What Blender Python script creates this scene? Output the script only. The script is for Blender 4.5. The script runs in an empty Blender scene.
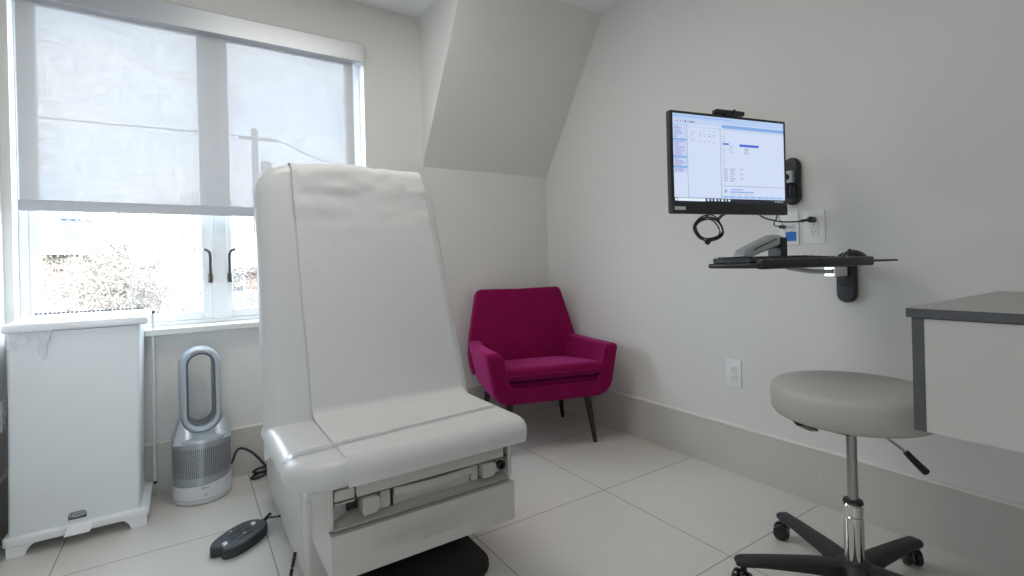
import bpy, bmesh, math, random
from mathutils import Vector, Matrix, noise as mnoise
R = math.radians
PI = math.pi
random.seed(7)
sc = bpy.context.scene
COL = sc.collection

# ------------------------------------------------------------------ materials
def mat(name, color, rough=0.5, metal=0.0, bump=0.0, bscale=60.0, vary=0.0, vscale=3.0, spec=0.5,
        sheen=0.0, coat=0.0, emit=0.0, aniso_stretch=None):
    m = bpy.data.materials.new(name); m.use_nodes = True
    nt = m.node_tree; b = nt.nodes['Principled BSDF']
    c = (*color, 1.0)
    b.inputs['Base Color'].default_value = c
    b.inputs['Roughness'].default_value = rough
    b.inputs['Metallic'].default_value = metal
    b.inputs['Specular IOR Level'].default_value = spec
    b.inputs['Sheen Weight'].default_value = sheen
    b.inputs['Coat Weight'].default_value = coat
    tc = nt.nodes.new('ShaderNodeTexCoord')
    src = tc.outputs['Object']
    if aniso_stretch:
        mp = nt.nodes.new('ShaderNodeMapping'); mp.inputs['Scale'].default_value = aniso_stretch
        nt.links.new(src, mp.inputs['Vector']); src = mp.outputs['Vector']
    if vary > 0:
        n = nt.nodes.new('ShaderNodeTexNoise'); n.inputs['Scale'].default_value = vscale
        n.inputs['Detail'].default_value = 5
        nt.links.new(src, n.inputs['Vector'])
        mx = nt.nodes.new('ShaderNodeMix'); mx.data_type = 'RGBA'
        mx.inputs[6].default_value = tuple(max(0, x * (1 - vary)) for x in color) + (1,)
        mx.inputs[7].default_value = tuple(min(1, x * (1 + vary)) for x in color) + (1,)
        nt.links.new(n.outputs['Fac'], mx.inputs[0]); nt.links.new(mx.outputs[2], b.inputs['Base Color'])
    if bump > 0:
        n2 = nt.nodes.new('ShaderNodeTexNoise'); n2.inputs['Scale'].default_value = bscale
        n2.inputs['Detail'].default_value = 6
        nt.links.new(src, n2.inputs['Vector'])
        bp = nt.nodes.new('ShaderNodeBump'); bp.inputs['Strength'].default_value = bump
        bp.inputs['Distance'].default_value = 0.01
        nt.links.new(n2.outputs['Fac'], bp.inputs['Height']); nt.links.new(bp.outputs['Normal'], b.inputs['Normal'])
    if emit > 0:
        b.inputs['Emission Color'].default_value = c
        b.inputs['Emission Strength'].default_value = emit
    return m

def grid_tile(name, c1, c2, grout, ox, oy, sx, sy, gw, rough, axes=('X', 'Y')):
    """stone tile with thin straight grout lines at ox+k*sx, oy+k*sy"""
    m = mat(name, c1, rough)
    nt = m.node_tree; b = nt.nodes['Principled BSDF']
    geo = nt.nodes.new('ShaderNodeNewGeometry'); sep = nt.nodes.new('ShaderNodeSeparateXYZ')
    nt.links.new(geo.outputs['Position'], sep.inputs[0])
    def line(axis, o, s):
        a = nt.nodes.new('ShaderNodeMath'); a.operation = 'SUBTRACT'; a.inputs[1].default_value = o - s * 0.5
        nt.links.new(sep.outputs[axis], a.inputs[0])
        d = nt.nodes.new('ShaderNodeMath'); d.operation = 'DIVIDE'; d.inputs[1].default_value = s
        nt.links.new(a.outputs[0], d.inputs[0])
        f = nt.nodes.new('ShaderNodeMath'); f.operation = 'FRACT'; nt.links.new(d.outputs[0], f.inputs[0])
        h = nt.nodes.new('ShaderNodeMath'); h.operation = 'SUBTRACT'; h.inputs[1].default_value = 0.5
        nt.links.new(f.outputs[0], h.inputs[0])
        ab = nt.nodes.new('ShaderNodeMath'); ab.operation = 'ABSOLUTE'; nt.links.new(h.outputs[0], ab.inputs[0])
        lt = nt.nodes.new('ShaderNodeMath'); lt.operation = 'LESS_THAN'; lt.inputs[1].default_value = gw / s * 0.5
        nt.links.new(ab.outputs[0], lt.inputs[0]); return lt.outputs[0]
    outs = []
    if sx: outs.append(line(axes[0], ox, sx))
    if sy: outs.append(line(axes[1], oy, sy))
    g = outs[0]
    if len(outs) == 2:
        mxm = nt.nodes.new('ShaderNodeMath'); mxm.operation = 'MAXIMUM'
        nt.links.new(outs[0], mxm.inputs[0]); nt.links.new(outs[1], mxm.inputs[1]); g = mxm.outputs[0]
    n = nt.nodes.new('ShaderNodeTexNoise'); n.inputs['Scale'].default_value = 2.2; n.inputs['Detail'].default_value = 8
    nt.links.new(geo.outputs['Position'], n.inputs['Vector'])
    mx = nt.nodes.new('ShaderNodeMix'); mx.data_type = 'RGBA'
    mx.inputs[6].default_value = (*c1, 1); mx.inputs[7].default_value = (*c2, 1)
    nt.links.new(n.outputs['Fac'], mx.inputs[0])
    m2 = nt.nodes.new('ShaderNodeMix'); m2.data_type = 'RGBA'; m2.inputs[7].default_value = (*grout, 1)
    nt.links.new(mx.outputs[2], m2.inputs[6]); nt.links.new(g, m2.inputs[0])
    nt.links.new(m2.outputs[2], b.inputs['Base Color'])
    bp = nt.nodes.new('ShaderNodeBump'); bp.invert = True; bp.inputs['Strength'].default_value = 0.25
    bp.inputs['Distance'].default_value = 0.002
    nt.links.new(g, bp.inputs['Height']); nt.links.new(bp.outputs['Normal'], b.inputs['Normal'])
    return m

M = {}
M['wall'] = mat('wall_paint', (0.745, 0.735, 0.705), 0.65, bump=0.04, bscale=220, spec=0.3)
M['ceiling'] = mat('ceiling_paint', (0.80, 0.80, 0.79), 0.8, bump=0.03, bscale=200)
M['floor'] = grid_tile('floor_tile', (0.68, 0.655, 0.605), (0.74, 0.715, 0.665), (0.33, 0.30, 0.26), 1.497, 1.605, 0.634, 0.602, 0.0038, 0.16)
M['base_x'] = grid_tile('baseboard_tile_along_right', (0.56, 0.54, 0.495), (0.61, 0.59, 0.545), (0.62, 0.60, 0.55), 0, 1.0, 0, 0.602, 0.003, 0.3)
M['base_y'] = grid_tile('baseboard_tile_along_back', (0.56, 0.54, 0.495), (0.61, 0.59, 0.545), (0.62, 0.60, 0.55), 0.216, 0, 0.634, 0, 0.003, 0.3)
M['bead'] = mat('baseboard_bead', (0.80, 0.78, 0.73), 0.4, vary=0.03)
M['win'] = mat('window_white', (0.88, 0.90, 0.91), 0.4, vary=0.02)
M['sill'] = mat('sill_stone', (0.70, 0.70, 0.66), 0.35, bump=0.05, bscale=40, vary=0.15, vscale=60)
M['bronze'] = mat('dark_bronze', (0.10, 0.085, 0.07), 0.35, 0.6, vary=0.1)
M['alu'] = mat('brushed_aluminium', (0.55, 0.56, 0.58), 0.42, 0.7, bump=0.02, bscale=200, aniso_stretch=(0.05, 1, 1))
M['hem'] = mat('hem_bar_grey', (0.50, 0.51, 0.53), 0.5, 0.3, vary=0.03)
M['vinyl'] = mat('white_vinyl', (0.66, 0.66, 0.66), 0.34, bump=0.03, bscale=350, vary=0.02)
M['paper'] = mat('exam_paper', (0.69, 0.685, 0.68), 0.85, bump=0.22, bscale=22, spec=0.15)
M['shell'] = mat('ivory_plastic', (0.63, 0.62, 0.59), 0.4, vary=0.02)
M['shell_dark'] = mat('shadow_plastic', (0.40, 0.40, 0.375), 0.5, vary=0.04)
M['beige'] = mat('beige_plastic', (0.56, 0.55, 0.505), 0.42, vary=0.03)
M['black'] = mat('black_plastic', (0.018, 0.018, 0.02), 0.38, vary=0.2)
M['black_gloss'] = mat('black_gloss', (0.012, 0.012, 0.014), 0.12, vary=0.2)
M['rubber'] = mat('black_rubber', (0.016, 0.016, 0.016), 0.75, bump=0.3, bscale=300)
M['charcoal'] = mat('charcoal_plastic', (0.045, 0.05, 0.058), 0.5, bump=0.15, bscale=400)
M['stool_base'] = mat('stool_base_nylon', (0.02, 0.021, 0.024), 0.5, bump=0.1, bscale=300)
M['velvet'] = mat('magenta_velvet', (0.225, 0.001, 0.062), 0.8, bump=0.12, bscale=180, vary=0.22, vscale=9, sheen=0.55, spec=0.15)
M['velvet'].node_tree.nodes['Principled BSDF'].inputs['Sheen Tint'].default_value = (1.0, 0.17, 0.60, 1)
M['velvet'].node_tree.nodes['Principled BSDF'].inputs['Sheen Roughness'].default_value = 0.4
M['velvet_dark'] = mat('magenta_velvet_seam', (0.10, 0.001, 0.035), 0.9, vary=0.2)
M['ebony'] = mat('ebony_wood', (0.022, 0.016, 0.013), 0.4, vary=0.3, aniso_stretch=(1, 1, 0.1))
M['bin'] = mat('bin_white_resin', (0.80, 0.83, 0.85), 0.42, bump=0.05, bscale=240, vary=0.02)
M['bin_lid'] = mat('bin_lid_white', (0.86, 0.88, 0.90), 0.25, vary=0.02)
M['silver'] = mat('silver_paint', (0.50, 0.55, 0.60), 0.32, 0.35, vary=0.03)
M['silver_dark'] = mat('grey_inner_ring', (0.16, 0.18, 0.20), 0.35, 0.3, vary=0.05)
M['white_pl'] = mat('white_plastic', (0.72, 0.75, 0.78), 0.35, vary=0.02)
M['plate'] = mat('outlet_plate_white', (0.82, 0.82, 0.81), 0.35, vary=0.015)
M['slot'] = mat('outlet_slot_dark', (0.10, 0.10, 0.11), 0.5, vary=0.1)
M['tape'] = mat('blue_tape', (0.02, 0.20, 0.62), 0.6, bump=0.1, vary=0.1)
M['chrome'] = mat('chrome', (0.72, 0.71, 0.69), 0.08, 1.0, vary=0.03)
M['steel'] = mat('gas_lift_steel', (0.42, 0.42, 0.42), 0.25, 1.0, vary=0.05)
M['stool'] = mat('stool_vinyl', (0.50, 0.48, 0.44), 0.45, bump=0.04, bscale=300, vary=0.03)
M['counter'] = mat('worktop_grey_laminate', (0.40, 0.39, 0.365), 0.45, vary=0.06, vscale=150)
M['edge'] = mat('slate_edge_band', (0.095, 0.10, 0.11), 0.5, vary=0.08)
M['cab'] = mat('cabinet_white_laminate', (0.62, 0.61, 0.585), 0.5, vary=0.02)
M['ink'] = mat('grey_print', (0.30, 0.33, 0.36), 0.6, vary=0.05)
M['ink_white'] = mat('white_print', (0.75, 0.78, 0.80), 0.6, vary=0.05)
M['bezel'] = mat('monitor_bezel', (0.035, 0.034, 0.035), 0.45, bump=0.05, bscale=500, vary=0.05)

def trans_mat(name, color, transp, rough_part='translucent', gloss=0.0):
    m = bpy.data.materials.new(name); m.use_nodes = True; nt = m.node_tree
    for n in list(nt.nodes): nt.nodes.remove(n)
    o = nt.nodes.new('ShaderNodeOutputMaterial')
    t = nt.nodes.new('ShaderNodeBsdfTransparent')
    mx = nt.nodes.new('ShaderNodeMixShader'); mx.inputs[0].default_value = 1 - transp
    nt.links.new(t.outputs[0], mx.inputs[1])
    return m, nt, o, t, mx

# window pane: clear with a faint mirror reflection
m, nt, o, t, mx = trans_mat('window_glass', None, 0.993)
t.inputs[0].default_value = (0.97, 0.985, 0.98, 1)
g = nt.nodes.new('ShaderNodeBsdfGlossy'); g.inputs['Roughness'].default_value = 0.02
g.inputs['Color'].default_value = (0.9, 0.95, 1, 1)
nt.links.new(g.outputs[0], mx.inputs[2]); nt.links.new(mx.outputs[0], o.inputs[0])
M['glass'] = m
# solar screen cloth: fine woven streaks, partly see-through
m, nt, o, t, mx = trans_mat('solar_screen_cloth', None, 0.25)
tr = nt.nodes.new('ShaderNodeBsdfTranslucent'); df = nt.nodes.new('ShaderNodeBsdfDiffuse')
tr.inputs[0].default_value = (0.138, 0.128, 0.124, 1); df.inputs[0].default_value = (0.80, 0.80, 0.78, 1)
m1 = nt.nodes.new('ShaderNodeMixShader'); m1.inputs[0].default_value = 0.45
nt.links.new(tr.outputs[0], m1.inputs[1]); nt.links.new(df.outputs[0], m1.inputs[2])
nt.links.new(m1.outputs[0], mx.inputs[2]); nt.links.new(mx.outputs[0], o.inputs[0])
tc = nt.nodes.new('ShaderNodeTexCoord')
facs = []
for scl in ((260, 1, 9), (9, 1, 260)):
    mp = nt.nodes.new('ShaderNodeMapping'); mp.inputs['Scale'].default_value = scl
    nz = nt.nodes.new('ShaderNodeTexNoise'); nz.inputs['Scale'].default_value = 1.0; nz.inputs['Detail'].default_value = 2
    nt.links.new(tc.outputs['Object'], mp.inputs[0]); nt.links.new(mp.outputs[0], nz.inputs['Vector']); facs.append(nz.outputs['Fac'])
ad = nt.nodes.new('ShaderNodeMath'); ad.operation = 'ADD'
nt.links.new(facs[0], ad.inputs[0]); nt.links.new(facs[1], ad.inputs[1])
mr = nt.nodes.new('ShaderNodeMapRange'); mr.inputs[1].default_value = 0.6; mr.inputs[2].default_value = 1.4
mr.inputs[3].default_value = 0.935; mr.inputs[4].default_value = 0.993
nt.links.new(ad.outputs[0], mr.inputs[0]); nt.links.new(mr.outputs[0], mx.inputs[0])
M['screen_cloth'] = m
# clear-ish plastic film
def film(name, transp, col, rough):
    m, nt, o, t, mx = trans_mat(name, None, transp)
    p = nt.nodes.new('ShaderNodeBsdfPrincipled'); p.inputs['Base Color'].default_value = (*col, 1)
    p.inputs['Roughness'].default_value = rough
    nz = nt.nodes.new('ShaderNodeTexNoise'); nz.inputs['Scale'].default_value = 40
    bp = nt.nodes.new('ShaderNodeBump'); bp.inputs['Strength'].default_value = 0.2
    nt.links.new(nz.outputs['Fac'], bp.inputs['Height']); nt.links.new(bp.outputs['Normal'], p.inputs['Normal'])
    nt.links.new(p.outputs[0], mx.inputs[2]); nt.links.new(mx.outputs[0], o.inputs[0])
    return m
M['bag'] = film('thin_bag_plastic', 0.45, (0.80, 0.84, 0.87), 0.3)
M['strap'] = film('clear_strap', 0.45, (0.50, 0.51, 0.53), 0.15)

# ------------------------------------------------------------------ mesh helpers
def link(name, bm, m, parent=None, smooth=False, bevel=0.0, bseg=2, subsurf=0, angle=40):
    bmesh.ops.recalc_face_normals(bm, faces=bm.faces)
    me = bpy.data.meshes.new(name); bm.to_mesh(me); bm.free()
    ms = m if isinstance(m, (list, tuple)) else [m]
    for k in ms: me.materials.append(M[k] if isinstance(k, str) else k)
    o = bpy.data.objects.new(name, me); COL.objects.link(o)
    if parent: o.parent = parent
    if smooth or bevel or subsurf:
        for p in me.polygons: p.use_smooth = True
        if not subsurf and not bevel:
            try: me.set_sharp_from_angle(angle=R(angle))
            except Exception: pass
    if bevel:
        b = o.modifiers.new('bevel', 'BEVEL'); b.width = bevel; b.segments = bseg; b.limit_method = 'ANGLE'; b.angle_limit = R(35)
        b.harden_normals = True
    if subsurf:
        s = o.modifiers.new('sub', 'SUBSURF'); s.levels = subsurf; s.render_levels = subsurf
    return o

def bm_():
    return bmesh.new()

def box(bm, a, b, mtx=None, mi=0):
    x0, y0, z0 = a; x1, y1, z1 = b
    vs = [(x0, y0, z0), (x1, y0, z0), (x1, y1, z0), (x0, y1, z0), (x0, y0, z1), (x1, y0, z1), (x1, y1, z1), (x0, y1, z1)]
    v = [bm.verts.new(mtx @ Vector(p) if mtx else p) for p in vs]
    for f in ((0, 3, 2, 1), (4, 5, 6, 7), (0, 1, 5, 4), (1, 2, 6, 5), (2, 3, 7, 6), (3, 0, 4, 7)):
        bm.faces.new([v[i] for i in f]).material_index = mi
    return bm

def prism(bm, pts, vec, mtx=None, mi=0):
    vec = Vector(vec)
    a = [Vector(p) for p in pts]; b = [p + vec for p in a]
    if mtx: a = [mtx @ p for p in a]; b = [mtx @ p for p in b]
    va = [bm.verts.new(p) for p in a]; vb = [bm.verts.new(p) for p in b]
    n = len(a)
    bm.faces.new(va[::-1]).material_index = mi; bm.faces.new(vb).material_index = mi
    for i in range(n):
        bm.faces.new([va[i], va[(i + 1) % n], vb[(i + 1) % n], vb[i]]).material_index = mi
    return bm

def rings(bm, rs, closed_ring=True, cap=True, mi=0):
    vv = [[bm.verts.new(p) for p in r] for r in rs]
    n = len(vv[0])
    for a, b in zip(vv, vv[1:]):
        for i in range(n if closed_ring else n - 1):
            j = (i + 1) % n
            bm.faces.new([a[i], a[j], b[j], b[i]]).material_index = mi
    if cap and closed_ring:
        bm.faces.new(vv[0][::-1]).material_index = mi; bm.faces.new(vv[-1]).material_index = mi
    return bm

def lathe(bm, prof, c=(0, 0, 0), n=40, axis='Z', mi=0, mtx=None):
    rs = []
    for r, z in prof:
        ring = []
        for i in range(n):
            t = 2 * PI * i / n
            p = Vector((r * math.cos(t), r * math.sin(t), z))
            if axis == 'X': p = Vector((p.z, p.x, p.y))
            if axis == 'Y': p = Vector((p.x, p.z, p.y))
            if mtx: p = mtx @ p
            ring.append(p + Vector(c))
        rs.append(ring)
    return rings(bm, rs, mi=mi)

def frame_of(d):
    d = d.normalized(); u = Vector((0, 0, 1)) if abs(d.z) < 0.95 else Vector((1, 0, 0))
    s = d.cross(u).normalized(); return s, s.cross(d).normalized()

def tube(bm, path, r, n=8, mi=0, taper=None):
    P = [Vector(p) for p in path]; rs = []
    for i, p in enumerate(P):
        d = (P[min(i + 1, len(P) - 1)] - P[max(i - 1, 0)])
        s, u = frame_of(d)
        rr = r if taper is None else r + (taper - r) * i / (len(P) - 1)
        rs.append([p + s * rr * math.cos(2 * PI * k / n) + u * rr * math.sin(2 * PI * k / n) for k in range(n)])
    return rings(bm, rs, mi=mi)

def spline(pts, k=8):
    P = [Vector(p) for p in pts]; out = []
    Q = [P[0] * 2 - P[1]] + P + [P[-1] * 2 - P[-2]]
    for i in range(1, len(Q) - 2):
        a, b, c, d = Q[i - 1:i + 3]
        for j in range(k):
            t = j / k
            out.append(0.5 * ((2 * b) + (c - a) * t + (2 * a - 5 * b + 4 * c - d) * t * t + (3 * b - a - 3 * c + d) * t ** 3))
    out.append(P[-1]); return out

def rrect(x0, y0, x1, y1, r, n=8):
    """rounded rectangle, r = radius or 4 radii (bl, br, tr, tl)"""
    rr = r if isinstance(r, (list, tuple)) else (r,) * 4
    pts = []
    for (cx, cy, a0, q) in ((x0 + rr[0], y0 + rr[0], PI, rr[0]), (x1 - rr[1], y0 + rr[1], 1.5 * PI, rr[1]),
                            (x1 - rr[2], y1 - rr[2], 0, rr[2]), (x0 + rr[3], y1 - rr[3], PI / 2, rr[3])):
        for i in range(n + 1):
            a = a0 + PI / 2 * i / n
            pts.append(Vector((cx + q * math.cos(a), cy + q * math.sin(a))))
    return pts

def inset(pts, d):
    """move a convex counter-clockwise outline inward by d"""
    n = len(pts); out = []
    for i in range(n):
        k = 1
        while (pts[i] - pts[(i - k) % n]).length < 1e-6: k += 1
        e1 = (pts[i] - pts[(i - k) % n]).normalized(); k = 1
        while (pts[(i + k) % n] - pts[i]).length < 1e-6: k += 1
        e2 = (pts[(i + k) % n] - pts[i]).normalized()
        nn = (Vector((-e1.y, e1.x)) + Vector((-e2.y, e2.x))).normalized()
        c = max(0.4, nn.dot(Vector((-e1.y, e1.x))))
        out.append(pts[i] + nn * d / c)
    return out

def slab(bm, pts, h, r, mtx, seg=5, rb=None, mi=0, crown=0.0):
    """rounded-edge slab: 2-D outline in local XY, thickness h along local Z from 0 to h"""
    rb = r if rb is None else rb
    prof = []
    for i in range(seg + 1):
        a = PI / 2 * i / seg; prof.append((rb * (1 - math.sin(a)), rb * (1 - math.cos(a))))
    for i in range(seg + 1):
        a = PI / 2 * i / seg; prof.append((r * (1 - math.cos(a)), h - r * (1 - math.sin(a))))
    rs = []
    for ins, z in prof:
        q = inset(pts, ins) if ins > 1e-6 else pts
        rs.append([mtx @ Vector((p.x, p.y, z)) for p in q])
    if crown:
        c = sum((Vector((p.x, p.y)) for p in pts), Vector((0, 0))) / len(pts)
        q = inset(pts, r)
        for s_ in (0.85, 0.6, 0.3):
            rs.append([mtx @ Vector((c.x + (p.x - c.x) * s_, c.y + (p.y - c.y) * s_, h + crown * (1 - s_ ** 2))) for p in q])
    return rings(bm, rs, mi=mi)

def T(x, y, z): return Matrix.Translation((x, y, z))

def tag(o, label=None, cat=None, group=None, kind=None):
    if label: o['label'] = label
    if cat: o['category'] = cat
    if group: o['group'] = group
    if kind: o['kind'] = kind
    return o

def thing(name, label, cat, loc=(0, 0, 0), rz=0.0, group=None, kind=None):
    e = bpy.data.objects.new(name, None); COL.objects.link(e); e.empty_display_size = 0.05
    e.location = loc; e.rotation_euler = (0, 0, rz)
    return tag(e, label, cat, group, kind)

def struct(name, bm, m, parent=None, **kw):
    o = link(name, bm, m, parent, **kw)
    if not parent: o['kind'] = 'structure'
    return o

# ------------------------------------------------------------------ room shell
XL, XR, YB, YF, H = -0.61, 2.11, 2.76, -1.70, 2.47
WX0, WX1, WZ0, WZ1 = -0.583, 0.848, 0.745, 2.236
struct('floor', box(bm_(), (XL - .3, YF - .3, -.2), (XR + .3, YB + .3, 0)), 'floor')
struct('ceiling', box(bm_(), (XL - .3, YF - .3, H), (XR + .3, YB + .3, H + .2)), 'ceiling')
struct('wall_left', box(bm_(), (XL - .25, YF - .3, 0), (XL, YB + .25, H)), 'wall')
struct('wall_right', box(bm_(), (XR, YF - .3, 0), (XR + .25, YB + .25, H)), 'wall')
struct('wall_front', box(bm_(), (XL, YF - .25, 0), (XR, YF, H)), 'wall')
b = bm_()
YO = YB + 0.22
box(b, (XL, YB, 0), (XR, YO, WZ0 - .03)); box(b, (XL, YB, WZ1), (XR, YO, H))
box(b, (XL, YB, WZ0 - .03), (WX0, YO, WZ1)); box(b, (WX1, YB, WZ0 - .03), (XR, YO, WZ1))
struct('wall_back', b, 'wall')
b = bm_(); prism(b, [(1.188, YB, 1.585), (1.188, 2.17, H), (1.188, YB, H)], (XR - 1.188, 0, 0))
struct('wall_slope', b, 'wall')
# tiled baseboards with a light bead on top
o = struct('baseboard_right', box(bm_(), (XR - .012, YF, 0), (XR, YB, .215)), 'base_x')
struct('bead', box(bm_(), (XR - .016, YF, .215), (XR, YB, .226)), 'bead', o, bevel=.003)
o = struct('baseboard_back', box(bm_(), (XL, YB - .012, 0), (XR - .012, YB, .225)), 'base_y')
struct('bead', box(bm_(), (XL, YB - .016, .225), (XR - .016, YB, .236)), 'bead', o, bevel=.003)
o = struct('baseboard_left', box(bm_(), (XL, YF, 0), (XL + .012, YB - .012, .225)), 'base_x')
struct('bead', box(bm_(), (XL, YF, .225), (XL + .016, YB - .016, .236)), 'bead', o, bevel=.003)

# window
win = thing('window_1', None, None, (0, 0, 0), kind='structure')
WY = 2.845
def P_(name, bm, m, parent=win, **kw): return link(name, bm, m, parent, **kw)
b = bm_()
fx0, fx1 = WX0, WX1
box(b, (fx0, WY, WZ0), (fx0 + .028, WY + .09, WZ1)); box(b, (fx1 - .028, WY, WZ0), (fx1, WY + .09, WZ1))
box(b, (fx0 + .028, WY, WZ1 - .03), (fx1 - .028, WY + .09, WZ1)); box(b, (fx0 + .028, WY, WZ0), (fx1 - .028, WY + .09, WZ0 + .018))
P_('window_frame', b, 'win', bevel=.003)
P_('mullion', box(bm_(), (.103, WY - .004, WZ0 + .018), (.168, WY + .09, WZ1 - .03)), 'win', bevel=.004)
for (x0, x1, hx) in ((fx0 + .028, .103, .094), (.168, fx1 - .028, .1775)):
    b = bm_(); z0, z1 = WZ0 + .018, WZ1 - .03; w = .033 if x0 < 0 else .030
    rw = .042 if x0 < 0 else .052
    xa, xb = (x0 + w, x1 - .043) if x0 < 0 else (x0 + .022, x1 - .045)
    y0, y1 = WY + .012, WY + .06
    box(b, (x0, y0, z0), (xa, y1, z1)); box(b, (xb, y0, z0), (x1, y1, z1))
    box(b, (xa, y0, z1 - .045), (xb, y1, z1)); box(b, (xa, y0, z0), (xb, y1, z0 + .040))
    s = P_('casement_sash', b, 'win', bevel=.004)
    link('glass_pane', box(bm_(), (xa, y0 + .022, z0 + .040), (xb, y0 + .026, z1 - .045)), 'glass', s)
    b = bm_(); sg = -1 if x0 < 0 else 1
    tube(b, spline([(hx, WY - .012, .945), (hx, WY - .016, 1.02), (hx, WY - .018, 1.075), (hx + sg * .008, WY - .022, 1.095), (hx + sg * .026, WY - .026, 1.103)]), .0062, 8)
    box(b, (hx - .008, WY - .012, .94), (hx + .008, WY + .012, .985))
    link('handle', b, 'bronze', s, smooth=True)
P_('window_sill', box(bm_(), (WX0 + .001, 2.700, WZ0 - .029), (WX1 + .03, WY + .01, WZ0)), 'sill', bevel=.005)

# roller shade
sh = thing('roller_shade', 'pale see-through roller shade with silver cassette drawn halfway down the window', 'window shade', (0.13, 2.77, 1.28))
sh_inv = T(-.13, -2.77, -1.28)
def S_(name, bm, m, **kw):
    bm.transform(sh_inv); return link(name, bm, m, sh, **kw)
S_('cassette', box(bm_(), (-.582, 2.722, 2.122), (.845, 2.80, 2.222)), 'alu', bevel=.004)
b = bm_()
vs = [b.verts.new(p) for p in ((-.562, 2.772, 1.30), (.790, 2.772, 1.30), (.790, 2.772, 2.125), (-.562, 2.772, 2.125))]
b.faces.new(vs); S_('shade_cloth', b, 'screen_cloth')
S_('hem_bar', slab(bm_(), rrect(-.566, 1.262, .792, 1.308, .006, 3), .018, .005, Matrix(((1, 0, 0, 0), (0, 0, 1, 2.763), (0, 1, 0, 0), (0, 0, 0, 1)))), 'hem', smooth=True)

# ------------------------------------------------------------------ exam chair
ec = thing('exam_chair', 'white vinyl examination chair with tall raised backrest and drawer base', 'exam chair', (.55, 1.9, 0))
inv = T(-.55, -1.9, 0)
def E_(name, bm, m, parent=ec, **kw):
    bm.transform(inv); return link(name, bm, m, parent, **kw)
# seat : slab with rounded front
SX0, SX1, SZ = .183, .890, .520
st = .070
seat_pts = rrect(SX0, 1.250, SX1, 1.78, (.10, .07, .03, .03), 10)
seat = E_('seat', slab(bm_(), seat_pts, st, .040, T(0, 0, SZ - st), 8, rb=.030), 'vinyl', smooth=True, angle=60)
# backrest
ang = math.atan2(.285, .865)
BO = Vector((.540, 1.652, .485))
up = Vector((0, math.sin(ang), math.cos(ang))); nrm = Vector((0, -math.cos(ang), math.sin(ang))); rx = Vector((1, 0, 0))
BM = Matrix(((rx.x, up.x, nrm.x, BO.x), (rx.y, up.y, nrm.y, BO.y), (rx.z, up.z, nrm.z, BO.z), (0, 0, 0, 1)))
BL = .955; BT = .105
def back_outline():
    wb, wt, r = .355, .338, .125
    pts = [Vector((-wb, -.055)), Vector((wb, -.055))]
    for i in range(11):
        a = PI / 2 * i / 10; pts.append(Vector((wt - r + r * math.cos(a), BL - r + r * math.sin(a))))
    for i in range(11):
        a = PI / 2 + PI / 2 * i / 10; pts.append(Vector((-wt + r + r * math.cos(a), BL - r + r * math.sin(a))))
    # densify the straight sides
    out = []
    for i, p in enumerate(pts):
        q = pts[(i + 1) % len(pts)]; L = (q - p).length; k = max(1, int(L / .06))
        for j in range(k): out.append(p.lerp(q, j / k))
    return out
E_('backrest', slab(bm_(), back_outline(), BT, .048, BM @ T(0, 0, -BT), 8), 'vinyl', smooth=True, angle=60)
# base
E_('rear_cover', slab(bm_(), rrect(.272, 1.62, .86, 2.44, .03, 5), .385, .018, T(0, 0, .055), 4), 'shell', smooth=True)
E_('rear_hinge_cover', slab(bm_(), rrect(.262, 1.86, .86, 2.30, .02, 5), .05, .012, T(0, 0, .428), 4), 'shell', smooth=True)
E_('underframe', box(bm_(), (.31, 1.62, .026), (.83, 2.38, .06)), 'black')
E_('floor_plate', slab(bm_(), rrect(.36, 1.375, .825, 2.0, .10, 8), .026, .008, T(0, 0, 0), 3), 'rubber', smooth=True)
FY = 1.330
fx0, fx1 = .288, .850
for x0 in (fx0, fx1 - .014):      # cheeks with rounded lower front corner
    b = bm_(); prism(b, [(x0, FY, .338), (x0, FY + .004, .323), (x0, FY + .014, .312), (x0, 1.64, .312), (x0, 1.64, .449), (x0, FY, .449)], (.014, 0, 0)); E_('cheek_panel', b, 'shell', bevel=.003)
b = bm_(); box(b, (fx0 + .014, FY + .075, .315), (fx1 - .014, FY + .085, .449)); box(b, (fx0 + .014, FY + .004, .3135), (fx1 - .014, FY + .075, .322))
box(b, (fx0 + .014, FY + .01, .436), (fx1 - .014, FY + .075, .449))
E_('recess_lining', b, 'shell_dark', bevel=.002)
b = bm_(); prism(b, [(fx0 + .014, FY + .006, .322), (fx0 + .014, FY + .075, .322), (fx0 + .014, FY + .075, .338)], (fx1 - fx0 - .028, 0, 0))
E_('recess_ledge', b, 'beige')
FR = Matrix(((1, 0, 0, 0), (0, 0, -1, 0), (0, 1, 0, 0), (0, 0, 0, 1)))   # local XY -> XZ, thickness toward -Y
def fpl(pts, y_back, th, r=.004, seg=3, rb=.0): return slab(bm_(), pts, th, r, T(0, y_back, 0) @ FR, seg, rb=max(rb, .0005))
E_('footrest_bar', fpl(rrect(.362, .392, .818, .428, .004, 3), FY + .07, .074), 'beige', smooth=True)
E_('footrest_end', fpl(rrect(.305, .380, .359, .418, .006, 3), FY + .07, .066), 'beige', smooth=True)
b = bm_(); box(b, (.304, FY + .004, .3865), (.836, FY + .07, .3905)); E_('rail', b, 'slot')
for (xa, xb, z0, z1) in ((.378, .426, .334, .384), (.746, .795, .338, .385)):
    E_('stirrup', fpl(rrect(xa, z0, xb, z1, (.006, .020, .018, .006), 4), FY + .07, .072, .007), 'beige', smooth=True)
for (xa, xb) in ((.428, .461), (.714, .740)):
    E_('stirrup_stop', fpl(rrect(xa, .330, xb, .3855, .008, 4), FY + .07, .05, .006), 'beige', smooth=True)
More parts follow.
